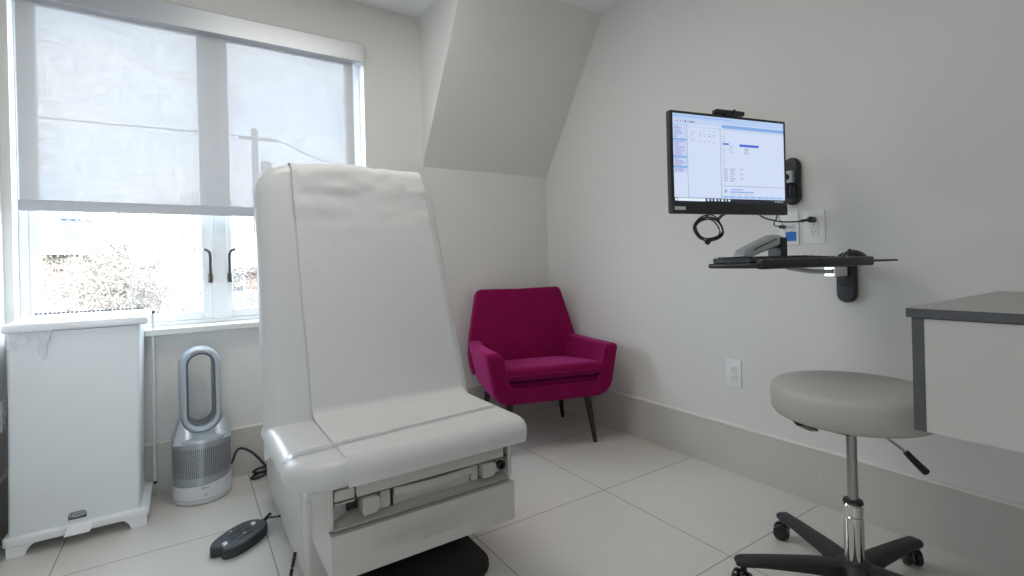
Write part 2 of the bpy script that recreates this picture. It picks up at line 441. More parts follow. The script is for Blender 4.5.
b = bm_(); prism(b, [(.303, FY + .012, .334), (.303, FY + .012, .379), (.343, FY + .04, .379), (.343, FY + .04, .340)], (0, .03, 0))
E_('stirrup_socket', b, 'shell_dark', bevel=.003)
E_('slot', box(bm_(), (.347, FY + .05, .340), (.374, FY + .07, .384)), 'black')
E_('slot', box(bm_(), (.741, FY + .045, .340), (.7455, FY + .07, .386)), 'black')
E_('slot', box(bm_(), (.462, FY + .02, .332), (.4665, FY + .07, .386)), 'black')
b = bm_()
xs = [.468 + (.712 - .468) * i / 14 for i in range(15)]
rs = []
for x in xs:
    t = (x - .59) / .122; bul = .014 * (1 - t * t)
    rs.append([Vector((x, FY + .07, .328)), Vector((x, FY + .030, .328)), Vector((x, FY + .028, .358)), Vector((x, FY + .014 - bul, .360)),
               Vector((x, FY + .010 - bul, .368)), Vector((x, FY + .012 - bul, .384)), Vector((x, FY + .07, .386))])
rings(b, rs); E_('pull_out_tray', b, 'beige', bevel=.0015)
b = bm_(); prism(b, [(.798, FY + .02, .338), (.834, FY + .02, .338), (.830, FY + .02, .386), (.804, FY + .02, .384)], (0, .04, 0))
sp = E_('socket_plate', b, 'beige', bevel=.003)
b = bm_(); lathe(b, [(.0150, 0), (.0150, -.012), (.011, -.016), (.008, -.016), (.008, -.004), (.0, -.004)], (.816, FY + .02, .361), 24, 'Y')
E_('power_socket', b, 'black', sp, smooth=True)
# drawer, front face with a shallow finger scoop
b = bm_()
nx, nz = 48, 14
dx0, dx1, dz0, dz1, dy = .292, .850, .192, .3095, FY - .010
gr = []
for k in range(nz + 1):
    row = []
    for i in range(nx + 1):
        u = i / nx; v = k / nz; x = dx0 + (dx1 - dx0) * u; z = dz0 + (dz1 - dz0) * v
        q = (u - .55) / .30; c = .42 + .14 * (q * q)
        d = .030 * math.exp(-abs(q) ** 4) * max(0.0, 1 - abs((v - c) / .13 + .0)) if v < c else .030 * math.exp(-abs(q) ** 4) * max(0, 1 - (v - c) / .50)
        row.append(b.verts.new((x, dy + d, z)))
    gr.append(row)
for k in range(nz):
    for i in range(nx): b.faces.new([gr[k][i], gr[k][i + 1], gr[k + 1][i + 1], gr[k + 1][i]])
bk = [b.verts.new(p) for p in ((dx0, 1.66, dz0), (dx1, 1.66, dz0), (dx1, 1.66, dz1), (dx0, 1.66, dz1))]
b.faces.new([gr[0][i] for i in range(nx + 1)][::-1] + [bk[0], bk[1]]) if False else None
b.faces.new([bk[0], bk[1]] + [gr[0][i] for i in range(nx, -1, -1)])
b.faces.new([bk[3], bk[2]] + [gr[nz][i] for i in range(nx, -1, -1)])
b.faces.new([bk[0], bk[3]] + [gr[k][0] for k in range(nz, -1, -1)])
b.faces.new([bk[1], bk[2]] + [gr[k][nx] for k in range(nz, -1, -1)])
b.faces.new(bk)
E_('drawer', b, 'shell', smooth=True, angle=50)
# side lower skirt of the base behind the drawer
E_('side_skirt', slab(bm_(), rrect(.278, 1.56, .852, 1.66, .012, 3), .26, .006, T(0, 0, .06), 2), 'shell', smooth=True)
# clear strap over the seat
b = bm_()
def strap_path(side):
    pts = []
    n = 40
    for i in range(n + 1):
        x = SX0 - .0015 + (SX1 - SX0 + .003) * i / n
        y = 1.368 + .060 * i / n
        e = min(x - SX0, SX1 - x); z = SZ + .0062
        if e < .042:
            q = max(0.0, (.042 - e) / .042); q = min(q, 1.0); z = SZ - .042 + .042 * math.sqrt(max(0, 1 - q * q)) + .0062
        pts.append((x, y + side, z))
    x = SX1 + .0015
    return pts
pa, pb = strap_path(-.009), strap_path(.009)
va = [b.verts.new(p) for p in pa]; vb = [b.verts.new(p) for p in pb]
for i in range(len(va) - 1): b.faces.new([va[i], va[i + 1], vb[i + 1], vb[i]])
st_o = E_('strap', b, 'strap', smooth=True); st_o['label'] = 'thin clear plastic strap'

# ------------------------------------------------------------------ exam paper draped on the chair
pp = []   # (point on profile y,z ; outward normal ny,nz ; blend 0 seat..1 back ; s)
def addp(y, z, ny, nz, w): pp.append((y, z, ny, nz, w))
yb = lambda u, d: (BO.y + up.y * u + nrm.y * d, BO.z + up.z * u + nrm.z * d)
r_ = .048
# behind the top
for i in range(6):
    u = BL - r_ - .10 + .10 * i / 6; y, z = yb(u, -BT); addp(y, z, -nrm.y, -nrm.z, 1)
for i in range(9):
    a = PI - PI / 2 * i / 8; y, z = yb(BL - r_ + r_ * math.sin(a), -BT + r_ + r_ * math.cos(a)); n_ = up * math.sin(a) + nrm * math.cos(a); addp(y, z, n_.y, n_.z, 1)
for i in range(9):
    a = PI / 2 - PI / 2 * i / 8; y, z = yb(BL - r_ + r_ * math.sin(a), -r_ + r_ * math.cos(a)); n_ = up * math.sin(a) + nrm * math.cos(a); addp(y, z, n_.y, n_.z, 1)
N1 = 54
for i in range(1, N1 + 1):
    u = (BL - r_) + (.055 - (BL - r_)) * i / N1; y, z = yb(u, 0); addp(y, z, nrm.y, nrm.z, u / BL)
for i in range(6):
    a = i / 5; y0, z0 = yb(.048, 0); yy = y0 + (1.635 - y0) * a; addp(1.655 - .03 * a, SZ + .012 * (1 - a), nrm.y * (1 - a), 1, 0)
for i in range(1, 16): addp(1.62 - (1.62 - 1.292) * i / 15, SZ, 0, 1, 0)
for i in range(1, 11):
    a = PI / 2 * i / 10; addp(1.292 - .042 * math.sin(a), SZ - .042 + .042 * math.cos(a), -math.sin(a), math.cos(a), 0)
for i in range(1, 7): addp(1.250 + .001 * i, SZ - .042 - .024 * i / 6, -1, 0, 0)
b = bm_(); nxp = 44; gr = []
for k, (y, z, ny, nz, w) in enumerate(pp):
    row = []
    ln = math.hypot(ny, nz) or 1
    xl = .322 + (.322 - .322) * w; xr = .853 + (.822 - .853) * w
    if k < 16: xl -= .006 * (1 - k / 16)
    for i in range(nxp + 1):
        t = i / nxp; x = xl + (xr - xl) * t
        p = Vector((x * 5, y * 5, z * 5))
        d = .0028
        if w > 0.03:
            top = max(0, min(1, (w - .62) / .33)) ** 1.4
            wr = abs(mnoise.noise(Vector((x * 3.2 + z * 5.0, z * 9 - x * 4.0, 3.1)))) * .020 + abs(mnoise.noise(Vector((x * 9 - z * 8, z * 17 + x * 6, 1.7)))) * .009
            d += top * wr + .0022 * (mnoise.noise(Vector((x * 7, z * 9, 0.4))) + .6) * (.4 + top)
            # soft edge curl
            d += .001 * (abs(t - .5) * 2) ** 6
        else:
            d += .0008 * (mnoise.noise(Vector((x * 14, y * 14, z * 14))) + .6)
        if k < 28: d += .004 + .003 * math.sin(t * 9 + k * .2)
        row.append(b.verts.new((x, y + ny / ln * d, z + nz / ln * d)))
    gr.append(row)
for k in range(len(gr) - 1):
    for i in range(nxp): b.faces.new([gr[k][i], gr[k][i + 1], gr[k + 1][i + 1], gr[k + 1][i]])
o = link('exam_paper', b, 'paper', smooth=True, angle=180)
tag(o, 'wide sheet of white crinkled paper draped down the exam chair backrest and seat', 'paper sheet')

# ------------------------------------------------------------------ magenta armchair
ch = thing('armchair', 'magenta velvet armchair with flared arms and dark tapered legs in the corner', 'armchair', (1.682, 2.350, 0), -R(15.7))
# local frame: +x viewer's right, -y faces forward
def C_(name, bm, m, parent=ch, **kw): return link(name, bm, m, parent, **kw)
# shell: U section swept front to back.  each section: outer path left-arm-top -> down -> bottom -> right-arm-top, thickness inward
def u_section(y, half_top, half_bot, ztop, zbot, rc, th):
    """closed ring of points of the U-shaped wall"""
    out = []
    out.append((-half_top, ztop))
    # side straight to rounded corner
    k = 6
    cl = (-half_bot + rc, zbot + rc)
    d = math.atan2(ztop - (zbot + rc), half_top - half_bot)
    for i in range(k + 1):
        a = PI + (PI / 2) * i / k
        out.append((cl[0] + rc * math.cos(a), cl[1] + rc * math.sin(a)))
    right = [(-x, z) for x, z in out[::-1]]
    outer = out + right
    inn = []
    for (x, z) in outer:
        s = -1 if x > 0 else 1
        inn.append((x, z))
    # inner path: shifted inward
    hb, ht, r2 = half_bot - th, half_top - th, max(.01, rc - th * .6)
    inner = [(-ht, ztop)]
    cl = (-hb + r2, zbot + th + r2)
    for i in range(k + 1):
        a = PI + (PI / 2) * i / k
        inner.append((cl[0] + r2 * math.cos(a), cl[1] + r2 * math.sin(a)))
    inner = inner + [(-x, z) for x, z in inner[::-1]]
    ring = [Vector((x, y, z)) for x, z in outer] + [Vector((x, y, z)) for x, z in inner[::-1]]
    return ring
rs = []
for y, ht, hb, zt, zb, rc in ((-.312, .356, .326, .530, .285, .085), (-.300, .372, .338, .541, .272, .10), (-.275, .378, .344, .545, .266, .105), (-.12, .378, .344, .540, .262, .105),
                              (.02, .374, .338, .536, .262, .105), (.12, .366, .330, .536, .265, .10), (.20, .352, .318, .54, .275, .09), (.245, .335, .300, .545, .29, .08)):
    rs.append(u_section(y, ht, hb, zt, zb, rc, .078))
b = bm_(); rings(b, rs)
C_('shell', b, 'velvet', bevel=.016, bseg=3)
# back panel: one wide trapezoid cushion, reclined
bang = R(13.5)
pts = [Vector((-.335, 0)), Vector((.335, 0)), Vector((.348, .06)), Vector((.352, .12)), Vector((.345, .19)), Vector((.332, .26)), Vector((.300, .40)), Vector((.282, .480)), Vector((.270, .502)), Vector((.245, .508)), Vector((0, .503)), Vector((-.245, .508)), Vector((-.270, .502)), Vector((-.282, .480)),
       Vector((-.300, .40)), Vector((-.332, .26)), Vector((-.345, .19)), Vector((-.352, .12)), Vector((-.348, .06))]
dn = []
for i, p in enumerate(pts):
    q = pts[(i + 1) % len(pts)]; k = max(1, int((q - p).length / .03))
    for j in range(k): dn.append(p.lerp(q, j / k))
MB_ = T(0, .135, .350) @ Matrix.Rotation(-bang, 4, 'X') @ Matrix(((1, 0, 0, 0), (0, 0, -1, 0), (0, 1, 0, 0), (0, 0, 0, 1)))
C_('backrest', slab(bm_(), dn, .088, .022, MB_ @ T(0, 0, -.088), 5, crown=.012), 'velvet', smooth=True, angle=60)
for sx in (-1, 1):
    for t in (.34, .52, .70, .86):
        p = MB_ @ Vector((sx * (.205 - .05 * t), .50 * t, .0075))
        b = bm_(); bmesh.ops.create_uvsphere(b, u_segments=14, v_segments=8, radius=.008)
        b.transform(Matrix.Translation(p) @ Matrix.Scale(.5, 4, (0, 1, 0)))
        C_('button', b, 'velvet_dark' if t > 2 else 'velvet', smooth=True)
# seat deck + cushion
C_('seat_deck', box(bm_(), (-.262, -.292, .30), (.262, .20, .382)), 'velvet', bevel=.02)
cp = rrect(-.280, -.318, .280, .20, (.04, .04, .03, .03), 6)
C_('seat_cushion', slab(bm_(), cp, .066, .024, T(0, 0, .358) @ Matrix.Rotation(R(-6.5), 4, 'X'), 5, crown=.018), 'velvet', smooth=True, angle=60)
cm = T(0, 0, .358) @ Matrix.Rotation(R(-6.5), 4, 'X')
C_('piping', tube(bm_(), [cm @ Vector((p.x, p.y, .024)) for p in ([Vector((-.281, .10))] + [p for p in inset(cp, -.0005) if p.y < 0] + [Vector((.281, .10))])], .0042, 6), 'velvet', smooth=True)
for (x, y, sx, sy) in ((.255, -.235, 1, -1), (-.255, -.235, -1, -1), (.262, .235, 1, 1), (-.262, .235, -1, 1)):
    b = bm_(); p1 = Vector((x, y - .0, 0)); p0 = Vector((x - sx * .035, y - sy * .03, .285))
    rs = []
    for t in [i / 6 for i in range(7)]:
        c = p0.lerp(p1, t); r0 = .021 + (.011 - .021) * t
        rs.append([c + Vector((r0 * math.cos(2 * PI * k / 14), r0 * math.sin(2 * PI * k / 14), 0)) for k in range(14)])
    rings(b, rs); C_('leg', b, 'ebony', smooth=True)

# ------------------------------------------------------------------ monitor on the right wall
a12 = -R(12)
mdir = Vector((math.cos(a12), math.sin(a12), 0))
ML = Vector((1.371, 1.103, 0))           # front-left edge of the monitor (plan)
MW, MZ0, MZ1 = .533, 1.152, 1.503
mon = thing('monitor', 'black wall-mounted computer monitor showing a blue and white records screen', 'monitor', (ML.x, ML.y, MZ0), a12)
mon_front = Matrix(((1, 0, 0, 0), (0, 0, -1, 0), (0, 1, 0, 0), (0, 0, 0, 1)))
MH = MZ1 - MZ0
link('casing', slab(bm_(), rrect(0, 0, MW, MH, .006, 3), .020, .003, T(0, .020, 0) @ mon_front, 2), 'bezel', mon, smooth=True)
b = bm_(); box(b, (.002, -.003, .0), (MW - .002, .002, .038)); link('chin', b, 'bezel', mon, bevel=.002)
def emat(name, col, st=1.0):
    m = mat(name, (0.02, 0.02, 0.02), .3); bb = m.node_tree.nodes['Principled BSDF']
    bb.inputs['Emission Color'].default_value = (*col, 1); bb.inputs['Emission Strength'].default_value = st; return m
EM = [emat('scr_white', (.60, .68, .86), .98), emat('scr_blue_bar', (.20, .38, .72)), emat('scr_pale_blue', (.42, .56, .82)), emat('scr_lilac', (.52, .55, .82)),
      emat('scr_select', (.06, .12, .62)), emat('scr_grey_text', (.32, .36, .48)), emat('scr_dark', (.01, .012, .02)), emat('scr_nav_text', (.36, .34, .66)),
      emat('scr_icon', (.75, .85, .95)), emat('scr_mid', (.50, .60, .80)), emat('scr_text_lt', (.46, .52, .66))]
b = bm_()
SX_, SZ_, SW_, SH_ = .012, .043, MW - .024, MH - .053
lay = [0]
def q(u0, v0, u1, v1, mi, dy=None):
    """rectangle on the screen: u to the right, v downward from the top"""
    lay[0] += 1; y = -.0006 - (.00003 * (dy if dy is not None else 2))
    x0, x1 = SX_ + SW_ * u0, SX_ + SW_ * u1; z0, z1 = SZ_ + SH_ * (1 - v1), SZ_ + SH_ * (1 - v0)
    vs = [b.verts.new(p) for p in ((x0, y, z0), (x1, y, z0), (x1, y, z1), (x0, y, z1))]
    b.faces.new(vs).material_index = mi
rn = random.Random(3)
q(0, 0, 1, 1, 0, 0)
q(0, 0, 1, .055, 2); q(0, .055, .42, .11, 9); q(.0, .022, .5, .03, 1, 4)
for i in range(9): q(.02 + i * .02, .075, .03 + i * .02, .095, 6 if i in (4, 6, 7) else 5, 5)
q(.42, .03, 1, .075, 2, 3); q(.42, .085, 1, .125, 1); q(.42, .125, 1, .145, 9)
q(0, .11, .115, .68, 9); q(.115, .11, .119, .965, 5); q(.0, .11, .115, .13, 2, 4)
v = .14
while v < .67:
    if any(abs(v - k) < .012 for k in (.29, .48, .60)): q(0, v, .112, v + .022, 1, 5); v += .03; continue
    q(.01, v, .03 + rn.random() * .07, v + .012, 7, 5); v += .021
q(.119, .13, .40, .15, 9); q(.40, .11, .405, .965, 5, 4)
for k in range(7):
    vv = .17 + k * .021
    q(.14, vv, .15 + rn.random() * .05, vv + .010, 10, 4)
    if k in (0, 2, 3, 6):
        for j in range(4): q(.215 + j * .04, vv, .238 + j * .04, vv + .012, 5 if (k == 3 and j == 2) else 10, 4)
q(.405, .145, 1, .155, 9, 3)
for k in range(22):
    vv = .19 + k * .026
    q(.418, vv, .430 + rn.random() * .022, vv + .010, 10, 4)
q(.425, .30, .478, .32, 4, 6); q(.575, .30, .755, .33, 4, 6)
for k in range(4):
    q(.48, .325 + k * .024, .495 + rn.random() * .03, .337 + k * .024, 10, 4); q(.62, .345 + k * .02, .64 + rn.random() * .02, .355 + k * .02, 5, 5)
for k in range(6):
    vv = .60 + k * .028
    q(.43, vv, .46, vv + .012, 5, 4); q(.485, vv, .50 + rn.random() * .035, vv + .012, 5, 4)
    if k % 2 == 0: q(.575, vv, .60, vv + .012, 5, 4)
q(.405, .805, 1, .812, 5, 4); q(.42, .845, .455, .895, 9, 4); q(.43, .855, .45, .885, 5, 5)
q(.49, .845, .57, .857, 1, 5); q(.48, .872, .70, .886, 1, 5); q(.57, .845, .60, .857, 7, 6)
for k in range(4): q(.49 + k * .055, .90, .525 + k * .055, .912, 10, 5)
q(.119, .945, .40, .957, 9, 3); q(.405, .925, 1, .955, 2, 3)
for k in range(9): q(.42 + k * .063, .934, .455 + k * .063, .946, 1, 5)
q(0, .962, 1, 1, 6, 6); q(.028, .967, .26, .999, 8, 7); q(.006, .970, .024, .996, 8, 8)
for k in range(7): q(.275 + k * .031, .970, .292 + k * .031, .994, 8 if k % 2 == 0 else 2, 8)
for k in range(4): q(.90 + k * .022, .975, .914 + k * .022, .990, 5, 8)
me_o = link('screen', b, EM, mon)
b = bm_(); box(b, (.010, -.0036, .012), (.055, -.0031, .024)); link('sticker', b, 'ink_white', mon)
# vesa plate behind
b = bm_(); box(b, (MW * .70, .020, MH * .35), (MW * .95, .042, MH * .68)); link('rear_bracket', b, 'black', mon, bevel=.003)
# webcam
cam = thing('webcam', 'small black webcam bar clipped on top edge of the monitor', 'webcam', tuple(ML + mdir * .272 + Vector((0, 0, MZ1))), a12)
link('body', slab(bm_(), rrect(-.066, .005, .066, .022, .006, 4), .024, .004, T(0, .026, 0) @ mon_front, 3), 'black', cam, smooth=True)
b = bm_(); lathe(b, [(.007, 0), (.007, -.003), (.004, -.004), (0, -.004)], (0.01, -.002, .016), 20, 'Y'); link('lens', b, 'black_gloss', cam, smooth=True)
link('clip', box(bm_(), (-.03, -.002, .0005), (.03, .034, .006)), 'black', cam, bevel=.001)
# wall mount for monitor
wm = thing('monitor_mount', 'black oval wall bracket with folding arm behind the monitor', 'wall bracket', (XR, 1.078, 1.22))
WR = Matrix(((0, 0, -1, 0), (-1, 0, 0, 0), (0, 1, 0, 0), (0, 0, 0, 1)))   # local x -> -Y, local y -> Z, thickness -> -X
link('wall_plate', slab(bm_(), rrect(-.034, -.012, .034, .182, .033, 8), .024, .008, WR, 3), 'black', wm, smooth=True)
b = bm_(); lathe(b, [(.022, .0), (.024, .01), (.024, .05), (.018, .055)], (-.035, 0, .015), 24); link('pivot', b, 'black_gloss', wm, smooth=True)
b = bm_(); box(b, (-.052, -.018, .075), (-.018, .018, .125)); link('link_block', b, 'alu', wm, bevel=.004)
p_end = ML + mdir * (MW * .83) + Vector((.0125, .060, MZ0 + MH * .5)) - Vector((XR, 1.078, 1.22))
b = bm_(); tube(b, [(-.04, 0, .10), (-.10, .03, .105), tuple(p_end)], .014, 12); link('arm', b, 'black', wm, smooth=True)
# cable coil hanging below monitor
coil = bm_(); cc = ML + mdir * .215 + Vector((.0, .050, 1.102)); rn = random.Random(5)
for k in range(5):
    rx_, rz_ = .057 + rn.uniform(-.006, .008), .044 + rn.uniform(-.006, .006); ox, oz, oy = rn.uniform(-.006, .006), rn.uniform(-.004, .006), rn.uniform(-.01, .01)
    pts = [cc + mdir * (ox + rx_ * math.cos(t)) + Vector((0, oy + .004 * math.sin(3 * t), oz + rz_ * math.sin(t))) for t in [2 * PI * i / 36 for i in range(37)]]
    tube(coil, pts, .0026, 7)
for dx in (-.03, .035, .045):
    tube(coil, spline([cc + mdir * dx + Vector((0, 0, .035)), cc + mdir * (dx * .9) + Vector((0, -.02, .048)), cc + mdir * (dx * .8) + Vector((0, -.038, .0515))], 5), .0026, 7)
tube(coil, [cc + mdir * -.014 + Vector((0, 0, -.050)), cc + mdir * -.002 + Vector((0, 0, -.038))], .010, 8)
coil.transform(Matrix.Rotation(-a12, 4, 'Z') @ T(-ML.x, -ML.y, -MZ0)); o = link('cable_coil', coil, 'black', mon, smooth=True); o['label'] = 'bundled black cable coiled in loops hanging under the monitor'

# ------------------------------------------------------------------ keyboard tray
kdir = mdir
kn = Vector((-math.sin(a12), math.cos(a12), 0))      # away from the camera
KL = Vector((1.402, .820, 0)); KW = .483
kt = thing('keyboard_tray', 'black folding keyboard tray on a silver arm fixed to the right wall', 'keyboard tray', (KL.x, KL.y, .960), a12)
# local: x along, y away, z up
link('tray_board', slab(bm_(), rrect(-.022, 0, KW, .20, (.03, .012, .012, .03), 4), .015, .005, T(0, 0, 0.004), 3), 'black', kt, smooth=True)
link('front_lip', slab(bm_(), rrect(.0, -.012, KW + .005, .014, .006, 3), .030, .007, T(0, 0, .001), 3), 'black', kt, smooth=True)
mp_ = link('mouse_platform', slab(bm_(), rrect(KW - .03, .0, KW + .162, .17, .03, 6), .007, .002, T(0, 0, .012), 2), 'black', kt, smooth=True)
# silver spring arm behind the tray
A_ = lambda x, y, z: (x, y, z)
b = bm_()
prism(b, [(.165, .22, .040), (.205, .22, .036), (.345, .22, .078), (.36, .22, .112), (.325, .22, .116), (.185, .22, .066)], (0, .05, 0))
ar = link('spring_arm', b, 'alu', kt, bevel=.006)
b = bm_(); prism(b, [(.215, .2185, .060), (.325, .2185, .098), (.327, .2185, .102), (.217, .2185, .065)], (0, .003, 0)); link('slot', b, 'black', ar)
b = bm_(); box(b, (.343, .215, .03), (.375, .275, .106)); link('arm_joint', b, 'black', kt, bevel=.005)
b = bm_(); box(b, (.14, .205, .019), (.375, .27, .034)); link('arm_foot', b, 'alu', kt, bevel=.004)
# lower link to the wall bracket
wb_w = Vector((XR - .05, .892, .93)) - Vector((KL.x, KL.y, .960))
loc = Vector((wb_w.dot(kdir), wb_w.dot(kn), wb_w.z))
b = bm_(); tube(b, [(.365, .245, .015), (.40, .235, -.006), (.47, .20, -.020), (loc.x - .03, loc.y, -.025)], .009, 10); link('lower_link', b, 'alu', kt, smooth=True)
b = bm_(); box(b, (loc.x - .055, loc.y - .022, -.045), (loc.x + .015, loc.y + .022, -.006)); link('link_block', b, 'chrome', kt, bevel=.004)
wl = Vector((XR, .882, .816)) - Vector((KL.x, KL.y, .960))
bw = Matrix.Rotation(-a12, 4, 'Z')
b = slab(bm_(), rrect(-.034, .0, .034, .190, (.033, .033, .03, .03), 8), .030, .010, WR, 3)
b.transform(T(wl.dot(kdir), wl.dot(kn), wl.z) @ bw); wpl = link('wall_plate', b, 'black', kt, smooth=True)
b = slab(bm_(), rrect(-.028, .005, .028, .062, (.027, .027, .006, .006), 6), .008, .003, WR @ T(0, 0, .027), 2)
b.transform(T(wl.dot(kdir), wl.dot(kn), wl.z) @ bw); link('cap', b, 'charcoal', wpl, smooth=True)
# keyboard and mouse
kb = thing('keyboard', 'slim black keyboard lying on the wall tray', 'keyboard', tuple(KL + kdir * -.005 + kn * .03 + Vector((0, 0, .9795))), a12)
b = bm_(); prism(b, [(.0, .0, .0), (.0, .150, .0), (.0, .150, .017), (.0, .0, .009)], (.40, 0, 0)); link('case', b, 'black', kb, bevel=.003)
b = bm_()
for r_i in range(5):
    for c_i in range(15):
        x = .010 + c_i * .0255; y = .012 + r_i * .026; z = .009 + .008 * (y / .15)
        box(b, (x, y, z + .0005), (x + .021, y + .021, z + .005))
o = link('keys', b, 'charcoal', kb)
ms = thing('computer_mouse', 'black computer mouse at the right end of the wall tray', 'mouse', tuple(KL + kdir * (KW + .004) + kn * .052 + Vector((0, 0, .9795))), a12)
b = bm_(); bmesh.ops.create_uvsphere(b, u_segments=24, v_segments=14, radius=1)
for v in b.verts:
    v.co = Vector((v.co.x * .052, v.co.y * .032, max(-.0, v.co.z) * .034 * (1 - .25 * v.co.x)))
link('body', b, 'black_gloss', ms, smooth=True)
b = bm_(); lathe(b, [(.007, -.003), (.008, 0), (.007, .003)], (-.025, 0, .030), 16, 'Y'); link('scroll_wheel', b, 'charcoal', ms, smooth=True)

# ------------------------------------------------------------------ outlets
def plate(name, label, y0, y1, z0, z1, duplex=True, wallx=XR, sgn=-1):
    yc, zc = (y0 + y1) / 2, (z0 + z1) / 2; w, h = abs(y1 - y0), z1 - z0
    W_ = Matrix(((0, 0, sgn, 0), (sgn, 0, 0, 0), (0, 1, 0, 0), (0, 0, 0, 1)))
    t = thing(name, label, 'outlet', (wallx - sgn * .0006, yc, zc), group=None)
    link('cover_plate', slab(bm_(), rrect(-w / 2, -h / 2, w / 2, h / 2, .004, 3), .006, .002, W_, 2), 'plate', t, smooth=True)
    if duplex:
        for s in (-1, 1):
            f = link('receptacle', slab(bm_(), rrect(-.017, s * .0195 - .0145, .017, s * .0195 + .0145, .008, 4), .0085, .001, W_, 1), 'plate', t, smooth=True)
            b = bm_()
            for dx, hh in ((-.0065, .005), (.0065, .004)): prism(b, [(dx - .001, s * .0195 - hh + .003, .0086), (dx + .001, s * .0195 - hh + .003, .0086), (dx + .001, s * .0195 + hh + .003, .0086), (dx - .001, s * .0195 + hh + .003, .0086)], (0, 0, .0003), W_)
            prism(b, [(.0025 * math.cos(a), s * .0195 - .008 + .0025 * math.sin(a), .0086) for a in [2 * PI * i / 10 for i in range(10)]], (0, 0, .0003), W_)
            link('slots', b, 'slot', f)
    return t
plate('wall_outlet', 'white duplex wall outlet low on the right wall above the baseboard', 1.408, 1.331, .398, .525)
t_b = plate('wall_outlet', 'white outlet plate with a black plug in it, right of the blue tape', 1.040, .960, 1.043, 1.176)
t_a = plate('data_plate', 'white wall plate with cables and blue tape just below the monitor corner', 1.140, 1.060, 1.043, 1.180, duplex=False)
W_ = Matrix(((0, 0, -1, 0), (-1, 0, 0, 0), (0, 1, 0, 0), (0, 0, 0, 1)))
for s in (-1, 1):
    link('jack', slab(bm_(), rrect(s * .018 - .009, .0 , s * .018 + .009, .018, .002, 2), .009, .001, W_, 1), 'white_pl', t_a, smooth=True)
plate('wall_outlet', 'white outlet plate on the left wall beside the bin', 2.735, 2.665, .40, .52, wallx=XL, sgn=1)
b = bm_(); prism(b, [(-.006, -.052, .0062), (.030, -.052, .0062), (.030, -.016, .0062), (.014, -.012, .0062), (-.012, -.014, .0062), (-.013, -.03, .0062)], (0, 0, .0006), W_)
b.transform(T(XR, 1.100, 1.1115)); o = link('tape_piece', b, 'tape'); tag(o, 'torn piece of blue tape stuck on the white data plate', 'tape')
def cable(name, label, pts, r=.0028, m='black', cat='cable', k=8, plug=None):
    b = bm_(); tube(b, spline(pts, k), r, 7)
    if plug:
        for (p0, p1, rr) in plug: tube(b, [p0, p1], rr, 10)
    o = link(name, b, m, smooth=True); return tag(o, label, cat)
mr = ML + mdir * (MW - .10)
cable('power_cable', 'black power cable running from the monitor to the right outlet plate', [(XR - .03, 1.002, 1.140), (XR - .055, 1.03, 1.135), (XR - .10, 1.08, 1.137), (XR - .20, 1.10, 1.155), (mr.x + .02, mr.y + .06, 1.185)], .0032,
      plug=[((XR - .0095, 1.0, 1.1405), (XR - .036, 1.0, 1.1405), .0125), ((XR - .034, 1.0, 1.1405), (XR - .05, 1.028, 1.136), .006)])
cable('network_cable', 'short black cable dropping from the monitor to the taped data plate', [(XR - .0085, 1.118, 1.121), (XR - .04, 1.122, 1.122), (XR - .09, 1.115, 1.128), (XR - .17, 1.06, 1.150), (1.868, 1.0165, 1.172)], .0026,
      plug=[((XR - .0085, 1.118, 1.1205), (XR - .032, 1.121, 1.1205), .008)])
cable('audio_cable', 'thin grey cable looping from the monitor to the data plate', [(XR - .0085, 1.082, 1.121), (XR - .03, 1.085, 1.116), (XR - .07, 1.09, 1.128), (XR - .16, 1.06, 1.160), (1.85, 1.0195, 1.185)], .0018, 'ink')

# ------------------------------------------------------------------ stool
SC = Vector((1.612, .678, 0))
stl = thing('rolling_stool', 'round grey vinyl rolling stool with chrome post and black five-star base', 'stool', (SC.x, SC.y, 0), 0)
b = bm_()
prof = [(0, .523), (.12, .523), (.182, .525), (.198, .531), (.206, .543), (.208, .565), (.208, .596), (.204, .609), (.193, .618), (.15, .625), (.10, .628), (.05, .630), (0, .624)]
lathe(b, prof[1:-1], n=64); link('seat', b, 'stool', stl, smooth=True, angle=80)
b = bm_(); box(b, (-.13, -.05, .507), (.13, .05, .5225)); box(b, (-.05, -.13, .509), (.05, .13, .5225))
prism(b, [(-.19, .06, .5225), (-.10, .14, .5225), (-.05, .10, .490), (-.10, .07, .484)], (0.02, -.02, .0))
link('seat_plate', b, 'black', stl, bevel=.004)
b = bm_(); lathe(b, [(.0135, .27), (.0135, .515)], n=24); link('gas_lift', b, 'steel', stl, smooth=True)
b = bm_(); lathe(b, [(.0245, .085), (.0255, .20), (.0255, .236), (.0235, .238), (.0235, .2405), (.0258, .2425), (.0258, .268), (.022, .2745), (.014, .276)], n=32); link('post_sleeve', b, 'chrome', stl, smooth=True, angle=30)
b = bm_(); lathe(b, [(.022, .2745), (.0265, .2755), (.024, .283), (.0155, .285)], n=28); link('collar', b, 'black', stl, smooth=True)
b = bm_(); tube(b, [(.03, -.02, .515), (.140, -.094, .408)], .0042, 10); lv = link('lever', b, 'chrome', stl, smooth=True)
b = bm_(); tube(b, spline([(.130, -.088, .417), (.150, -.100, .392), (.178, -.118, .358)], 4), .0085, 12, taper=.0110); link('grip', b, 'black', lv, smooth=True)
b = bm_(); lathe(b, [(.05, .06), (.052, .07), (.048, .098), (.036, .106), (.026, .108)], n=32); link('hub', b, 'stool_base', stl, smooth=True)
